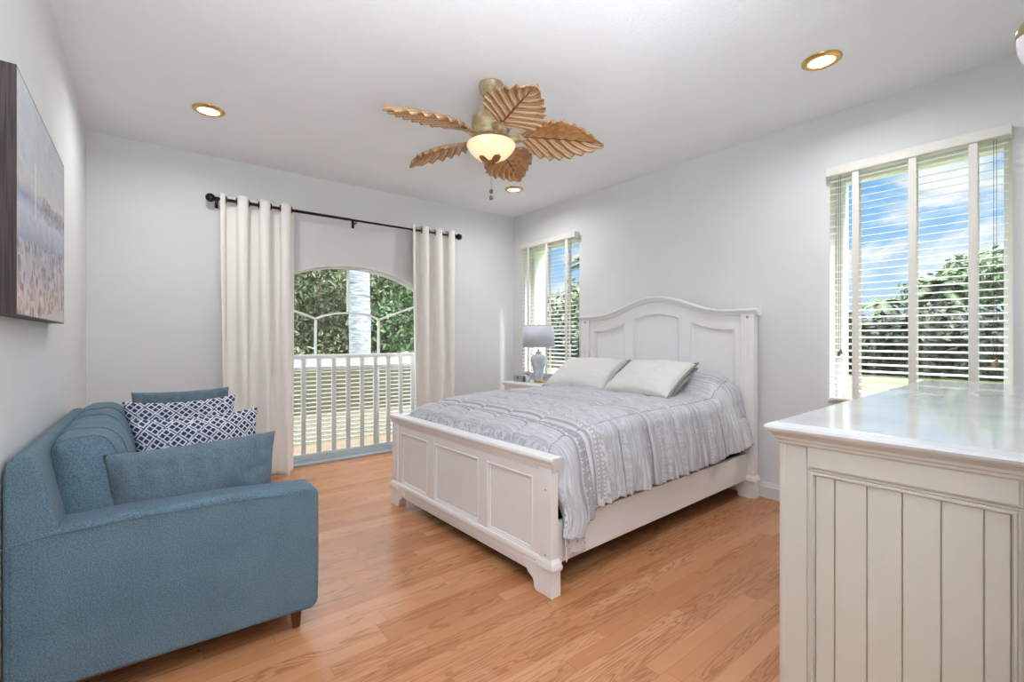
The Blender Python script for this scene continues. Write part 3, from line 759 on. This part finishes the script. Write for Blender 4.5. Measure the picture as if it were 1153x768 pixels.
def lin(u, v):
    x = .085+.155*u; zb = .150+.012*sin(u*5)+.03*u; z = .42+(zb-.42)*v
    return (x+.004*sin(z*20), -.832-.008*sin(u*9+v*2)-.012*v-.004*u, z)
mb.grid(lin, 30, 30); lo_ = mb.build('lining', M['lining'], co, smooth=True); lo_['label'] = 'white dotted underside showing at the corner'
lo_.modifiers.new('s', 'SOLIDIFY').thickness = .003
mb = MB(); mb.grid(lambda u, v: (.27+.30*u, -.826-.006*sin(u*22)-.010*v, .40-.06*v*(1-u*.55)-.004*sin(u*40)), 40, 8); mb.build('hem_edge', M['lining'], co, smooth=True).modifiers.new('s', 'SOLIDIFY').thickness = .004

# ------------------------------------------------------------ pillows
def pillow_mb(w, h, th, seed=0, wr=.008, pinch=.06, nn=44, puckers=0., sq=.45):
    mb = MB()
    def mk(sgn):
        def f(u, v):
            a, b = u*2-1, v*2-1
            x = w/2*a*(1-pinch*(1-b*b)*a*a); y = h/2*b*(1-pinch*(1-a*a)*b*b)
            e = max(0, (1-a*a)*(1-b*b))**sq
            n = noise.noise(Vector((a*2.2+seed, b*2.2, seed)))*wr*2+noise.noise(Vector((a*6+seed, b*6, seed+3)))*wr
            pk = puckers*sin(a*24+seed+2*noise.noise(Vector((a*3, b, seed))))*math.exp(-(1-abs(b))*4)*1.6
            return (x, y, sgn*(th/2*e+(n+pk)*e))
        return f
    mb.grid(mk(1), nn, nn, lambda u, v: (u*w, v*h)); mb.grid(mk(-1), nn, nn, lambda u, v: (u*w, v*h)); return mb
def weld(o):
    bm = bmesh.new(); bm.from_mesh(o.data); bmesh.ops.remove_doubles(bm, verts=bm.verts, dist=1e-5); bmesh.ops.recalc_face_normals(bm, faces=bm.faces); bm.to_mesh(o.data); bm.free()
def flange(w, h, d_, pinch, waves=.006, seed=0):
    mb = MB(); N_ = 160
    def f(u, v):
        k = (u*4) % 4; s = int(k) % 4; q = (k-int(k))*2-1
        a, b = [(q, -1), (1, q), (-q, 1), (-1, -q)][s]
        x = w/2*a*(1-pinch*(1-b*b)*a*a); y = h/2*b*(1-pinch*(1-a*a)*b*b)
        r = 1+v*0; nx, ny = (a if abs(a) == 1 else a**7), (b if abs(b) == 1 else b**7)
        return (x+nx*d_*v, y+ny*d_*v, waves*v*sin(u*190+seed)+.002)
    mb.grid(f, N_, 4); return mb
def place(o, loc, xa, ya):      # orient local x -> xa, local y -> ya
    X = Vector(xa).normalized(); Y = Vector(ya); Y = (Y-X*Y.dot(X)).normalized(); Z = X.cross(Y)
    m3 = Matrix((X, Y, Z)).transposed(); o.matrix_world = Matrix.Translation(loc) @ m3.to_4x4(); return o
# bed pillows: bottom edge near x 2.85, top edge near x 3.45
def bed_pillow(label, ctr, yaw, w_, h_, tiltdeg, seed):
    p = thing('pillow', label, 'pillow', ctr, 0, 'pillows at the head of the bed')
    xa = Vector((sin(yaw), -cos(yaw), 0)); ya = Vector((cos(yaw)*cos(R(tiltdeg)), sin(yaw)*cos(R(tiltdeg)), sin(R(tiltdeg))))
    place(p, ctr, xa, ya)
    c = pillow_mb(w_, h_, .19, seed, .006, .07, sq=.36, puckers=.004).build('cushion_cover', M['pillow_white'], p, smooth=True); weld(c)
    f = flange(w_*.985, h_*.985, .022, .07, .004, seed).build('flange', M['pillow_grey'], p, smooth=True); f.modifiers.new('s', 'SOLIDIFY').thickness = .004
    bk = pillow_mb(w_+.015, h_+.01, .10, seed+5, .006, .05, 30).xf(Matrix.Translation((.004, .008, -.036))).build('backing', M['pillow_grey'], p, smooth=True); weld(bk)
    return p
bed_pillow('cream pillow with grey edging on the left side of the bed', (3.16, 2.92, .895), R(8), .66, .46, 31, 1)
bed_pillow('cream pillow with grey edging on the right side of the bed', (3.11, 2.21, .905), R(2), .585, .47, 29, 7)

# ------------------------------------------------------------ nightstand, lamp, small boxes
NX0, NX1, NY0, NY1 = 3.285, 3.735, 3.62, 4.36
ns = thing('nightstand', 'white wooden nightstand with drawers beside the head of the bed', 'nightstand', ((NX0+NX1)/2, (NY0+NY1)/2, 0))
hx, hy = (NX1-NX0)/2, (NY1-NY0)/2
mb = MB(); mb.box(-hx+.03, hx-.01, -hy+.03, hy-.03, .10, .675); mb.build('body', BW, ns, bevel=.003)
mb = MB(); mb.box(-hx, hx, -hy, hy, .692, .718); mb.box(-hx+.012, hx, -hy+.012, hy-.012, .675, .692); mb.build('top', BW, ns, bevel=.005)
for k in range(3):
    z0 = .15+k*.175; mb = MB(); mb.box(-hx+.012, -hx+.032, -hy+.06, hy-.06, z0, z0+.155); dr = mb.build('drawer', BW, ns, bevel=.006)
    for yy_ in (-.2, .2):
        mb = MB(); mb.lathe([(.006, 0), (.006, .012), (.015, .018), (.017, .024), (.010, .030), (.0, .031)], 16); mb.xf(Matrix.Translation((-hx+.012, yy_, z0+.078)) @ Matrix.Rotation(-pi/2, 4, 'Y')); mb.build('knob', M['knob'], dr, smooth=True)
for sx in (-1, 1):
    for sy in (-1, 1):
        mb = MB(); cx_, cy_ = sx*(hx-.045), sy*(hy-.06)
        mb.hexa([(cx_+a*.018, cy_+b*.018, 0) for a, b in ((-1, -1), (1, -1), (1, 1), (-1, 1))], [(cx_+a*.028, cy_+b*.028, .10) for a, b in ((-1, -1), (1, -1), (1, 1), (-1, 1))]); mb.build('foot', BW, ns, bevel=.003)
lp = thing('table_lamp', 'pale blue-grey ceramic table lamp with tapered drum shade on the nightstand', 'table lamp', (3.53, 3.975, .718))
mb = MB(); mb.lathe([(.050, 0), (.056, .004), (.056, .016), (.050, .022)], 36); mb.build('base_ring', M['brass'], lp, angle=30)
mb = MB(); mb.lathe([(.046, .022), (.050, .035), (.052, .075), (.056, .12), (.068, .17), (.084, .215), (.092, .25), (.091, .278), (.078, .302), (.050, .316), (.036, .322), (.034, .338), (.040, .344), (.040, .352), (.02, .356)], 44); mb.build('ceramic_body', M['ceramic'], lp, smooth=True)
mb = MB(); mb.lathe([(.014, .350), (.014, .375), (.006, .378), (.006, .655), (.010, .658), (.012, .668), (.006, .678), (.001, .68)], 16)
for k in range(3):
    a = 2*pi*k/3; mb.tube([(0, 0, .648), (.168*cos(a), .168*sin(a), .648)], .002, 6)
mb.build('stem', M['silver'], lp, angle=40)
mb = MB(); mb.lathe([(.186, .402), (.170, .652)], 56, caps=False); so_ = mb.build('lamp_shade', M['shade'], lp, smooth=True); so_.modifiers.new('s', 'SOLIDIFY').thickness = .003
for pr_ in ([(.187, .402), (.1868, .408)], [(.1712, .646), (.1708, .652)]):
    mb = MB(); mb.lathe(pr_, 56, caps=False); mb.build('shade_trim', M['shade'], lp, smooth=True).modifiers.new('s', 'SOLIDIFY').thickness = .003
bx = thing('trinket_box', 'low silver trinket box on the nightstand left of the lamp', 'box', (3.44, 4.19, .718), R(8))
mb = MB(); mb.box(-.045, .045, -.070, .070, .0, .062); mb.build('box_body', M['silver'], bx, bevel=.003)
mb = MB(); mb.box(-.047, .047, -.072, .072, .063, .075); mb.build('lid', M['silver'], bx, bevel=.003)
mb = MB(); mb.box(-.050, -.045, -.010, .010, .035, .066); mb.build('clasp', M['knob'], bx, bevel=.001)
cn = thing('candle_jar', 'small glass candle jar with pink blossom beside the lamp base', 'candle', (3.46, 4.085, .718))
mb = MB(); mb.lathe([(.024, 0), (.027, .004), (.027, .075), (.025, .075), (.025, .01), (.0, .01)], 28, caps=False); mb.build('jar', mat('frosted_jar_glass', s2l((206, 214, 224)), .15), cn, smooth=True)
mb = MB(); rnd = random.Random(4)
for k in range(14):
    a = rnd.random()*6.28; rr = rnd.random()*.03; c_ = Vector((rr*cos(a), rr*sin(a), .085+rnd.random()*.035)); nrm = Vector((rnd.uniform(-1, 1), rnd.uniform(-1, 1), rnd.uniform(.2, 1))).normalized(); tq = nrm.orthogonal().normalized(); bq = nrm.cross(tq)
    b_ = len(mb.v); mb.v += [tuple(c_+.014*(cos(2*pi*j/6)*tq+sin(2*pi*j/6)*bq)+nrm*.003*(j % 2)) for j in range(6)]; mb.f.append(tuple(b_+j for j in range(6)))
mb.build('blossom', paint('dusty_pink_petals', (222, 188, 186), .7), cn)

# ------------------------------------------------------------ sofa
sf = thing('sofa', 'blue-grey upholstered loveseat against the left wall with tapered walnut legs', 'sofa', (XL, 2.04, 0))
SL = 1.56
def rbox(x0, x1, y0, y1, z0, z1, bev, name, m, parent, seg=5):
    mb = MB(); mb.box(x0, x1, y0, y1, z0, z1); o = mb.build(name, m, parent, bevel=bev, seg=seg); return o
def arm(y0, y1):
    mb = MB()
    # side outline (x, z): slightly crowned top that falls toward the front, round front corners
    pts = [(.01, .115), (.01, .60), (.10, .622), (.30, .628), (.60, .622), (.76, .612)]
    pts += [(.875+.045*cos(a), .560+.045*sin(a)) for a in [R(q) for q in (80, 55, 30, 5)]]
    pts += [(.921, .30), (.919, .16)]+[(.879+.040*cos(a), .128+.040*sin(a)) for a in [R(q) for q in (-15, -45, -75)]]+[(.60, .098), (.30, .105)]
    prism(mb, pts, lambda a, b: (a, y0, b), lambda a, b: (a, y1, b))
    o = mb.build('arm', M['sofa'], sf, bevel=.022, seg=5); return o
a1 = arm(0, .150); a2 = arm(SL-.150, SL)
for yy_ in (-.0015, ):
    mb = MB(); mb.tube([(.0, yy_, .585), (.10, yy_, .603), (.30, yy_, .608), (.60, yy_, .603), (.76, yy_, .592), (.86, yy_, .575)], .0016, 6); mb.build('seam', M['sofa'], a1)
mb = MB(); bpf = [(.005, .12), (.005, .80), (.012, .835), (.030, .855), (.055, .858), (.072, .846), (.084, .820), (.104, .72), (.126, .62), (.15, .42), (.16, .12)]
prism(mb, bpf, lambda a, b: (a, .004, b+.006*(b > .5)), lambda a, b: (a, SL-.004, b-.030*(b > .7))); mb.build('backrest', M['sofa'], sf, bevel=.018, seg=4)
rbox(.15, .90, .15, SL-.15, .115, .30, .02, 'seat_base', M['sofa'], sf)
rbox(.17, .915, .153, SL-.153, .300, .425, .035, 'seat_cushion', M['sofa'], sf)
mb = MB(); mb.box(.06, .86, .04, SL-.04, .088, .118); mb.build('base_frame', M['walnut'], sf, bevel=.003)
for x_ in (.10, .845):
    for y_ in (.075, SL-.075):
        mb = MB(); mb.hexa([(x_+a*.013, y_+b*.013, 0) for a, b in ((-1, -1), (1, -1), (1, 1), (-1, 1))], [(x_+a*.021, y_+b*.021, .112) for a, b in ((-1, -1), (1, -1), (1, 1), (-1, 1))]); mb.build('leg', M['walnut'], sf, bevel=.002)
def back_cushion(y0, y1, seed):
    mb = MB(); w_ = y1-y0; h_ = .455
    def f(u, v):      # u around the section, v along the length
        a = 2*pi*u; s = v*2-1
        cx_ = cos(a); sz = sin(a); n_ = .62
        sx = math.copysign(abs(cx_)**n_, cx_); sz = math.copysign(abs(sz)**.50, sz)
        e = (1-abs(s)**7)**.35 if abs(s) < 1 else 0
        e = .80+.20*(1-abs(s)**6)
        th = .124*(1-.16*sz)
        nz = noise.noise(Vector((a*1.2, s*3+seed, 1)))*.008+noise.noise(Vector((a*3, s*8+seed, 4)))*.004
        x = .200+sx*(th*e+nz)-sz*.035; z = .640+sz*(h_/2*(.97+.03*e)+nz+.012*(1-s*s))
        return (x, (y0+y1)/2+s*w_/2, z)
    mb.grid(f, 72, 40)
    for s_, v_ in ((0, 0), (1, 1)):    # bulged end caps
        b_ = len(mb.v); K = 8
        def g(u, v, v_=v_):
            p = Vector(f(u, v_)); c_ = Vector((.205, p.y, .640)); k = v; q = p.lerp(c_, k); q.y += (1 if v_ else -1)*.030*(1-(1-k)**2.5); return tuple(q)
        mb.grid(g, 72, K)
    o = mb.build('back_cushion', M['sofa'], sf, smooth=True); weld(o)
    mb = MB()
    for vv_ in (.03, .30):
        pts_ = [f(q/60, vv_) for q in range(60)]; c0 = Vector((.200, 0, .640))
        mb.tube([(c0.x+(p[0]-c0.x)*1.012, p[1], c0.z+(p[2]-c0.z)*1.006) for p in pts_], .0028, 6, closed=True)
    mb.build('piping', M['sofa'], o, smooth=True)
back_cushion(.200, .790, 1); back_cushion(.805, 1.385, 6)
# throw pillows on the sofa
def pat_fn(t):
    u, v, _ = t.sep(t.coord('UV')); k = 1/.062
    a = ((u+v)*k*.72).frac()-.5; b = ((u-v)*k*.72).frac()-.5; aa, bb = a.abs(), b.abs()
    mx = aa.max(bb); inside = mx < .36; cross = (aa.min(bb) > .045); rim = (mx > .455)
    ctr = ((aa-.19).abs().max((bb-.19).abs())) < .16
    navy = (inside*cross*ctr).max(rim*((t.noise(t.coord(), 90.) > .42)))
    return {'Base Color': t.mix(navy, s2l((214, 216, 224)), s2l((52, 64, 88))), 'Normal': t.bump(t.noise(t.coord(), 300., 2), .3, .002)}
M['pattern'] = mat('navy_white_lattice_cloth', rough=.95, fn=pat_fn, spec=.2)
def throw(label, w_, h_, th, loc, xa, ya, m, seed, puck=.0, pinch=.05, group='throw pillows on the sofa'):
    o = pillow_mb(w_, h_, th, seed, .008, pinch, 60, puck, sq=.36).build('throw_pillow', m, smooth=True); weld(o); place(o, loc, xa, ya)
    tag(o, label, 'pillow', group); return o
throw('plain slate blue throw pillow leaning on the near sofa arm', .575, .44, .17, (.172, 2.275, .588), (1, .09, .02), (0, -.14, 1), M['cushion'], 2, .010)
throw('navy and white lattice throw pillow, nearer of the two on the sofa', .56, .44, .15, (.225, 2.78, .632), (1, .16, .0), (.0, .22, 1), M['pattern'], 5, .002, .11)
throw('navy and white lattice throw pillow, farther of the two on the sofa', .50, .46, .13, (.165, 3.02, .675), (1, .05, .0), (.0, .18, 1), M['pattern'], 9, .002, .10)
throw('plain slate blue throw pillow at the far end of the sofa', .46, .46, .13, (.175, 3.24, .700), (1, .03, .0), (.0, .16, 1), M['cushion'], 12, .003)

# ------------------------------------------------------------ painting on the left wall
pt = thing('framed_painting', 'framed coastal crowd painting with dark brown frame on the left wall', 'painting', (XL, (1.95+2.967)/2, 1.652))
ph_, pw_ = .364, (2.967-1.95)/2
def art_fn(t):
    u, v, _ = t.sep(t.coord('UV'))
    n1 = t.noise(t.comb(u*1., v*1., 0.), 5., 4, .6); n2 = t.noise(t.comb(u*3., v*1.2, 4.), 9., 4, .7); vo = t.vor(t.comb(u*40.+n2*3., v*22.+n1*3., 0.), 1., out='Color'); vb = t.vor(t.comb(u*22.+n2*4., v*34.+n1*2., 3.), 1., out='Color')
    vv = v + (n1-.5)*.10 + (u-.5)*-.10
    sky = t.mix(n1.ss(.3, .7), s2l((178, 182, 190)), s2l((214, 214, 212)))
    c = t.ramp(vv, [(0, s2l((206, 196, 190))), (.10, s2l((214, 190, 172))), (.22, s2l((190, 186, 192))), (.36, s2l((150, 158, 180))), (.50, s2l((196, 202, 212))), (.56, s2l((140, 152, 182))), (.62, s2l((206, 204, 202))), (.70, s2l((198, 200, 206))), (1, s2l((176, 182, 192)))])
    vs = t.sep(vo)[0]; crowd = (vs > .42)*((vv-.19).abs() < .17); crowd2 = (t.sep(vo)[1] > .55)*((vv-(u*.0+.56)).abs() < .055)*(u.ss(.25, .6))
    c = t.mix(crowd*.75, c, t.ramp(t.sep(vo)[2], [(0, s2l((96, 80, 92))), (.4, s2l((150, 110, 96))), (.7, s2l((224, 220, 216))), (1, s2l((122, 130, 160)))]))
    c = t.mix(crowd2*.7, c, s2l((136, 104, 98)))
    c = t.mix(t.sep(vb)[0]*.34, c, t.ramp(t.sep(vb)[1], [(0, s2l((150, 158, 184))), (.5, s2l((226, 224, 222))), (1, s2l((206, 184, 172)))]))
    mast = ((u-.30).abs() < .012)*((v-.60).abs() < .13)
    return {'Base Color': t.mix(mast*.7, c, s2l((230, 228, 222))), 'Normal': t.bump(n2, .35, .004)}
M['art'] = mat('coastal_crowd_canvas', rough=.6, fn=art_fn)
fr_ = .005
mb = MB(); d0, d1 = .002, .050
mb.box(d0, d1, -pw_, -pw_+fr_, -ph_, ph_); mb.box(d0, d1, pw_-fr_, pw_, -ph_, ph_); mb.box(d0, d1, -pw_+fr_, pw_-fr_, -ph_, -ph_+fr_); mb.box(d0, d1, -pw_+fr_, pw_-fr_, ph_-fr_, ph_)
mb.build('frame', M['frame_dark'], pt, bevel=.001)
mb = MB(); mb.grid(lambda u, v: (.0495, (pw_-fr_)*(u*2-1), (ph_-fr_)*(v*2-1)), 2, 2, lambda u, v: (u, v)); mb.box(.004, .0490, -pw_+fr_, pw_-fr_, -ph_+fr_, ph_-fr_); mb.build('canvas', M['art'], pt)

# ------------------------------------------------------------ dresser
DA = R(1.2)
dz = thing('dresser', 'large cream painted dresser with beadboard side panel and glossy top', 'dresser', (1.400, .050, 0), DA)
DL, DD, DT = 2.02, .500, .990        # body length (x), depth (y), height of the top surface
D = M['dresser']
mb = MB(); mb.box(.012, DL, 0, DD-.012, .07, .935); bod = mb.build('carcass', D, dz, bevel=.002)
# end panel: stiles, rails, moulding, beadboard
mb = MB(); mb.box(0, .03, DD-.062, DD, .0, .935); mb.box(0, .03, 0, .046, .0, .935)
mb.box(.001, .03, .046, DD-.062, .873, .935); mb.box(.001, .03, .046, DD-.062, .0, .14); mb.build('side_frame', D, dz, bevel=.0025)
mb = MB(); mb.box(-.004, .012, .052, DD-.064, .878, .933); mb.build('frieze_board', D, dz, bevel=.002)
mb = MB(); py0, py1 = .046, DD-.062
mb.sweep([(py0, .14), (py1, .14), (py1, .873), (py0, .873)], [(0, 0), (0, .006), (.004, .009), (.008, .006), (.010, .010), (.014, .010), (.018, .002), (.018, 0)], lambda a, b, hh: (.0105-hh, a, b)); mb.build('panel_moulding', D, dz, angle=35)
nb = 6; bw = .068; ystart = py1-.018-.044
edges = [py1-.018, ystart]
while edges[-1]-bw > py0+.018: edges.append(edges[-1]-bw)
edges.append(py0+.018)
for a, b in zip(edges, edges[1:]):
    mb = MB(); mb.box(.0065, .014, b+.0012, a-.0012, .155, .858); mb.build('beadboard_plank', D, dz, bevel=.0016)
mb = MB(); mb.box(.0115, .0125, py0, py1, .14, .873); mb.build('panel_groove', M['groove'], dz)
# corner column on the front edge
mb = MB(); mb.box(-.001, .05, DD-.012, DD+.006, .0, .935); mb.build('corner_column', D, dz, bevel=.004)
# top and cornice
def rectring(x0, x1, y0, y1, prof_, name, m):
    mb = MB(); mb.sweep([(x0, y0), (x1, y0), (x1, y1), (x0, y1)], prof_, lambda a, b, hh: (a, b, hh)); return mb.build(name, m, dz, angle=35)
rectring(0, DL, 0, DD, [(.02, .930), (-.004, .930), (-.008, .935), (-.008, .941), (-.013, .944), (-.013, .951), (-.018, .955), (-.021, .961), (.02, .961)], 'cornice', D)
mb = MB(); lay = [(.020, .960), (.027, .963), (.033, .969), (.035, .975), (.032, .981), (.024, .986), (.012, DT)]
rings = [[(-o_, -.004, z_), (DL+o_, -.004, z_), (DL+o_, DD+o_, z_), (-o_, DD+o_, z_)] for o_, z_ in lay]
b0 = 0
for rg in rings: mb.v += rg
for i in range(len(rings)-1):
    for k in range(4): mb.f.append((i*4+k, i*4+(k+1) % 4, (i+1)*4+(k+1) % 4, (i+1)*4+k))
mb.f.append((3, 2, 1, 0)); e_ = (len(rings)-1)*4; mb.f.append((e_, e_+1, e_+2, e_+3)); mb.build('top', M['dresser_top'], dz, angle=14)
for c_ in range(3):
    for r_ in range(3):
        x0 = .06+c_*.655; z0 = .15+r_*.258
        mb = MB(); mb.box(x0, x0+.63, DD-.014, DD+.008, z0, z0+.245); dr = mb.build('drawer', D, dz, bevel=.005)
        for q in (.17, .46):
            mb = MB(); mb.lathe([(.006, 0), (.006, .012), (.015, .018), (.017, .024), (.010, .030), (.0, .031)], 14); mb.xf(Matrix.Translation((x0+q, DD+.008, z0+.12)) @ Matrix.Rotation(-pi/2, 4, 'X')); mb.build('knob', M['knob'], dr, smooth=True)
# wall sconce high on the rear wall beside the dresser
sc_ = thing('wall_sconce', 'brass capped glass wall sconce at the right edge near the ceiling', 'wall lamp', (2.1, .03, 2.135))
mb = MB(); mb.lathe([(.045, 0), (.045, .010), (.03, .018)], 24); mb.xf(Matrix.Rotation(-pi/2, 4, 'X')); mb.build('wall_plate', M['brass'], sc_, angle=30)
mb = MB(); mb.tube([(0, .01, 0), (0, .06, -.01), (0, .090, .02), (0, .090, .045)], .006, 8); mb.build('sconce_arm', M['brass'], sc_, smooth=True)
mb = MB(); mb.lathe([(.012, .050), (.034, .046), (.042, .030), (.044, .012), (.040, .006)], 28, (0, .090, -.01)); mb.build('cap', mat('aged_olive_brass', s2l((150, 140, 98)), .4, .4), sc_, smooth=True)
mb = MB(); mb.lathe([(.041, .006), (.042, -.01), (.038, -.04), (.030, -.065), (.020, -.08)], 28, (0, .090, -.01), caps=False); mb.build('glass_shade', mat('frosted_shade_glass', s2l((238, 232, 236)), .2), sc_, smooth=True)

# ------------------------------------------------------------ outside
mb = MB(); mb.grid(lambda u, v: (-60+160*u, -60+160*v, -.16+.05*sin(u*37)*sin(v*31)), 60, 60); g = mb.build('lawn', M['grass'], smooth=True); struct(g)
def leaves(mb, c, r, n, size, rnd, shell=.55, aspect=1.9):
    for _ in range(n):
        d_ = Vector((rnd.gauss(0, 1), rnd.gauss(0, 1), rnd.gauss(0, 1))).normalized(); k = shell+(1-shell)*rnd.random()
        lump = 1+.16*noise.noise(d_*2.6+Vector(c)*.7)*2
        p = Vector(c)+Vector((d_.x*r[0], d_.y*r[1], d_.z*r[2]))*k*lump
        nrm = (d_+Vector((rnd.gauss(0, .6), rnd.gauss(0, .6), rnd.gauss(0, .6)))).normalized(); a = nrm.orthogonal().normalized()
        a = (Matrix.Rotation(rnd.random()*6.28, 3, nrm) @ a); b = nrm.cross(a); s = size*rnd.uniform(.6, 1.3)
        i = len(mb.v); mb.v += [tuple(p-a*s*aspect*.5), tuple(p+b*s*.36+nrm*s*.1), tuple(p+a*s*aspect*.5), tuple(p-b*s*.36+nrm*s*.1)]; mb.f.append((i, i+1, i+2, i+3))
def raw(mb, name, m, parent=None):
    me = bpy.data.meshes.new(name); me.from_pydata(mb.v, [], mb.f); me.materials.append(m); o = bpy.data.objects.new(name, me); C.objects.link(o)
    if parent: o.parent = parent
    return o
def tree(label, loc, blobs, m, size, n, seed, trunk_r=.16, group='leafy trees outside the arched door'):
    rnd = random.Random(seed); o = thing('leafy_tree', label, 'tree', loc, 0, group)
    mb = MB()
    for c, r in blobs: leaves(mb, c, r, int(n*r[0]*r[2]), size, rnd)
    raw(mb, 'foliage', m, o)
    mb = MB(); top = blobs[0][0]; mb.tube([(0, 0, -.1), (.1, .05, top[2]*.4), (top[0]*.6, top[1]*.6, top[2]*.9)], [trunk_r, trunk_r*.75, trunk_r*.45], 10)
    for c, r in blobs[1:]: mb.tube([(.08, .04, top[2]*.45), tuple(Vector(c)*.6+Vector((0, 0, top[2]*.2))), c], [trunk_r*.5, trunk_r*.35, trunk_r*.12], 8)
    mb.build('trunk', M['bark'], o, smooth=True); return o
tree('leafy olive green tree left of the grey palm trunk outside the arched door', (3.6, 12.4, -.16), [((-.2, 0, 3.1), (1.7, 1.3, 1.35)), ((-1.1, .3, 1.9), (1.3, 1.1, 1.0)), ((.8, .2, 1.6), (1.2, 1., .9)), ((-.1, 0, .6), (2.2, 1.1, .7))], M['leaf'], .085, 2300, 11)
tree('leafy bright green tree right of the grey palm trunk outside the arched door', (6.3, 11.6, -.16), [((0, 0, 2.9), (1.5, 1.2, 1.35)), ((-.9, .2, 1.7), (1.1, 1., .95)), ((.8, .1, 1.6), (1.3, 1.1, 1.)), ((0, 0, .6), (1.9, 1.1, .7))], M['leaf2'], .085, 2300, 12)
tree('tall pale tree farthest back beyond the arched door', (5.4, 16.5, -.16), [((0, 0, 3.9), (3.3, 1.5, 1.7)), ((-2.6, 0, 2.5), (2.2, 1.4, 1.9)), ((2.4, 0, 2.4), (2.2, 1.4, 1.9)), ((0, 0, 1.3), (3.6, 1.2, 1.4))], M['leaf'], .12, 900, 13)
pmb = MB(); pp = [(3.32+.02*sin(z_*1.3), 9.05, -.2+z_) for z_ in [k*.35 for k in range(24)]]
pmb.tube(pp, [.205+.012*((k*7) % 3-1)*.4 for k in range(24)], 28)
pt_ = thing('palm_tree', 'tall palm with smooth grey ringed trunk outside the arched door', 'palm', (0, 0, 0)); pmb.build('trunk', M['palm_trunk'], pt_, smooth=True)
def fronds(o, top, n, L, rnd, m):
    for k in range(n):
        az = 2*pi*k/n+rnd.uniform(-.2, .2); e0 = rnd.uniform(-.2, 1.1); mb = MB(); pts = []
        for j in range(13):
            s = j/12; pts.append(Vector(top)+Vector((cos(az)*L*s*cos(e0*.7), sin(az)*L*s*cos(e0*.7), L*(s*sin(e0)-.75*s*s))))
        mb.tube([tuple(p) for p in pts], [.02*(1-.8*j/12) for j in range(13)], 5)
        for j in range(1, 60):
            s = j/60; i0 = min(11, int(s*12)); q = s*12-i0; p = pts[i0].lerp(pts[i0+1], q); tg = (pts[i0+1]-pts[i0]).normalized()
            sd_ = tg.cross(Vector((0, 0, 1))).normalized(); ll = L*.26*sin(pi*(.12+.85*s))
            for sg in (-1, 1):
                e = p+sd_*sg*ll*.8+tg*ll*.45-Vector((0, 0, ll*.45)); wv = tg*.022
                i = len(mb.v); mb.v += [tuple(p-wv), tuple(p+wv), tuple(e+wv*.2), tuple(e-wv*.2)]; mb.f.append((i, i+1, i+2, i+3))
        raw(mb, 'frond', m, o)
fronds(pt_, (3.32, 9.05, 7.9), 12, 2.4, random.Random(5), M['palm_leaf'])
def palm(label, loc, hh, L, seed):
    rnd = random.Random(seed); o = thing('palm_tree', label, 'palm', loc, 0, 'palms beyond the windows'); mb = MB()
    mb.tube([(0, 0, -.1), (.08, .05, hh*.5), (.0, 0, hh)], [.17, .13, .12], 12); mb.build('trunk', M['palm_trunk'], o, smooth=True)
    fronds(o, (0, 0, hh), 13, L, rnd, M['palm_leaf'])
palm('small palm rising over the hedge left of the window middle', (25.5, 5.9, -.16), 3.0, 1.0, 21)
palm('small palm rising over the hedge at the middle of the large window', (24.8, 4.0, -.16), 3.5, 1.25, 22)
tree('leafy tree rising over the hedge at the right side of the large window', (26., 2.7, -.16), [((0, 0, 3.8), (1.7, 1.5, 1.1)), ((.3, -1.6, 3.3), (1.6, 1.5, 1.3)), ((-.3, 1.5, 3.1), (1.3, 1.3, .9))], M['leaf2'], .17, 1100, 33, .16, 'leafy trees behind the hedge')
palm('palm standing beyond the window behind the table lamp', (15.5, 13.3, -.16), 4.6, 2.0, 24)
def bush(label, loc, r, m, size, n, seed, group):
    rnd = random.Random(seed); o = thing('shrub', label, 'shrub', loc, 0, group); mb = MB()
    leaves(mb, (0, 0, r[2]*.72), r, n, size, rnd, .35); raw(mb, 'foliage', m, o)
    mb = MB()
    for q in range(4): mb.tube([(0, 0, -.1), (r[0]*.3*cos(q*1.7), r[1]*.3*sin(q*1.7), r[2]*.9)], [.05, .02], 6)
    mb.build('stems', M['bark'], o)
hd = [(22.6, 8.2, 1.9), (22.3, 6.6, 2.05), (22.4, 5.2, 1.9), (22.1, 3.8, 2.1), (22.2, 2.4, 2.0), (22.3, 1.0, 2.2), (22.4, -.4, 2.0)]
nm = ['leftmost dark green shrub of the hedge', 'second shrub from the left in the dark hedge', 'third shrub from the left in the dark hedge', 'middle shrub of the dark hedge', 'third shrub from the right in the dark hedge', 'second shrub from the right in the dark hedge', 'rightmost dark green shrub of the hedge']
for k, ((a, b, hh), l_) in enumerate(zip(hd, nm)): bush(l_+' beyond the large window', (a, b, -.16), (1.2, 1.05, hh*.72), M['leaf_dark'], .16, 5200, 40+k, 'hedge shrubs beyond the large window')
sh = [(10.2, 11.2, 1.5, 'leaf_dark'), (12.2, 11.6, 2.6, 'leaf'), (14.6, 12.0, 2.2, 'leaf_dark')]
for k, ((a, b, hh, m_), l_) in enumerate(zip(sh, ('low dark shrub', 'tall olive shrub', 'broad dark shrub'))): bush(l_+' beyond the window behind the table lamp', (a, b, -.16), (1.5, 1.5, hh*.78), M[m_], .13, 6500, 60+k, 'shrubs beyond the window behind the lamp')
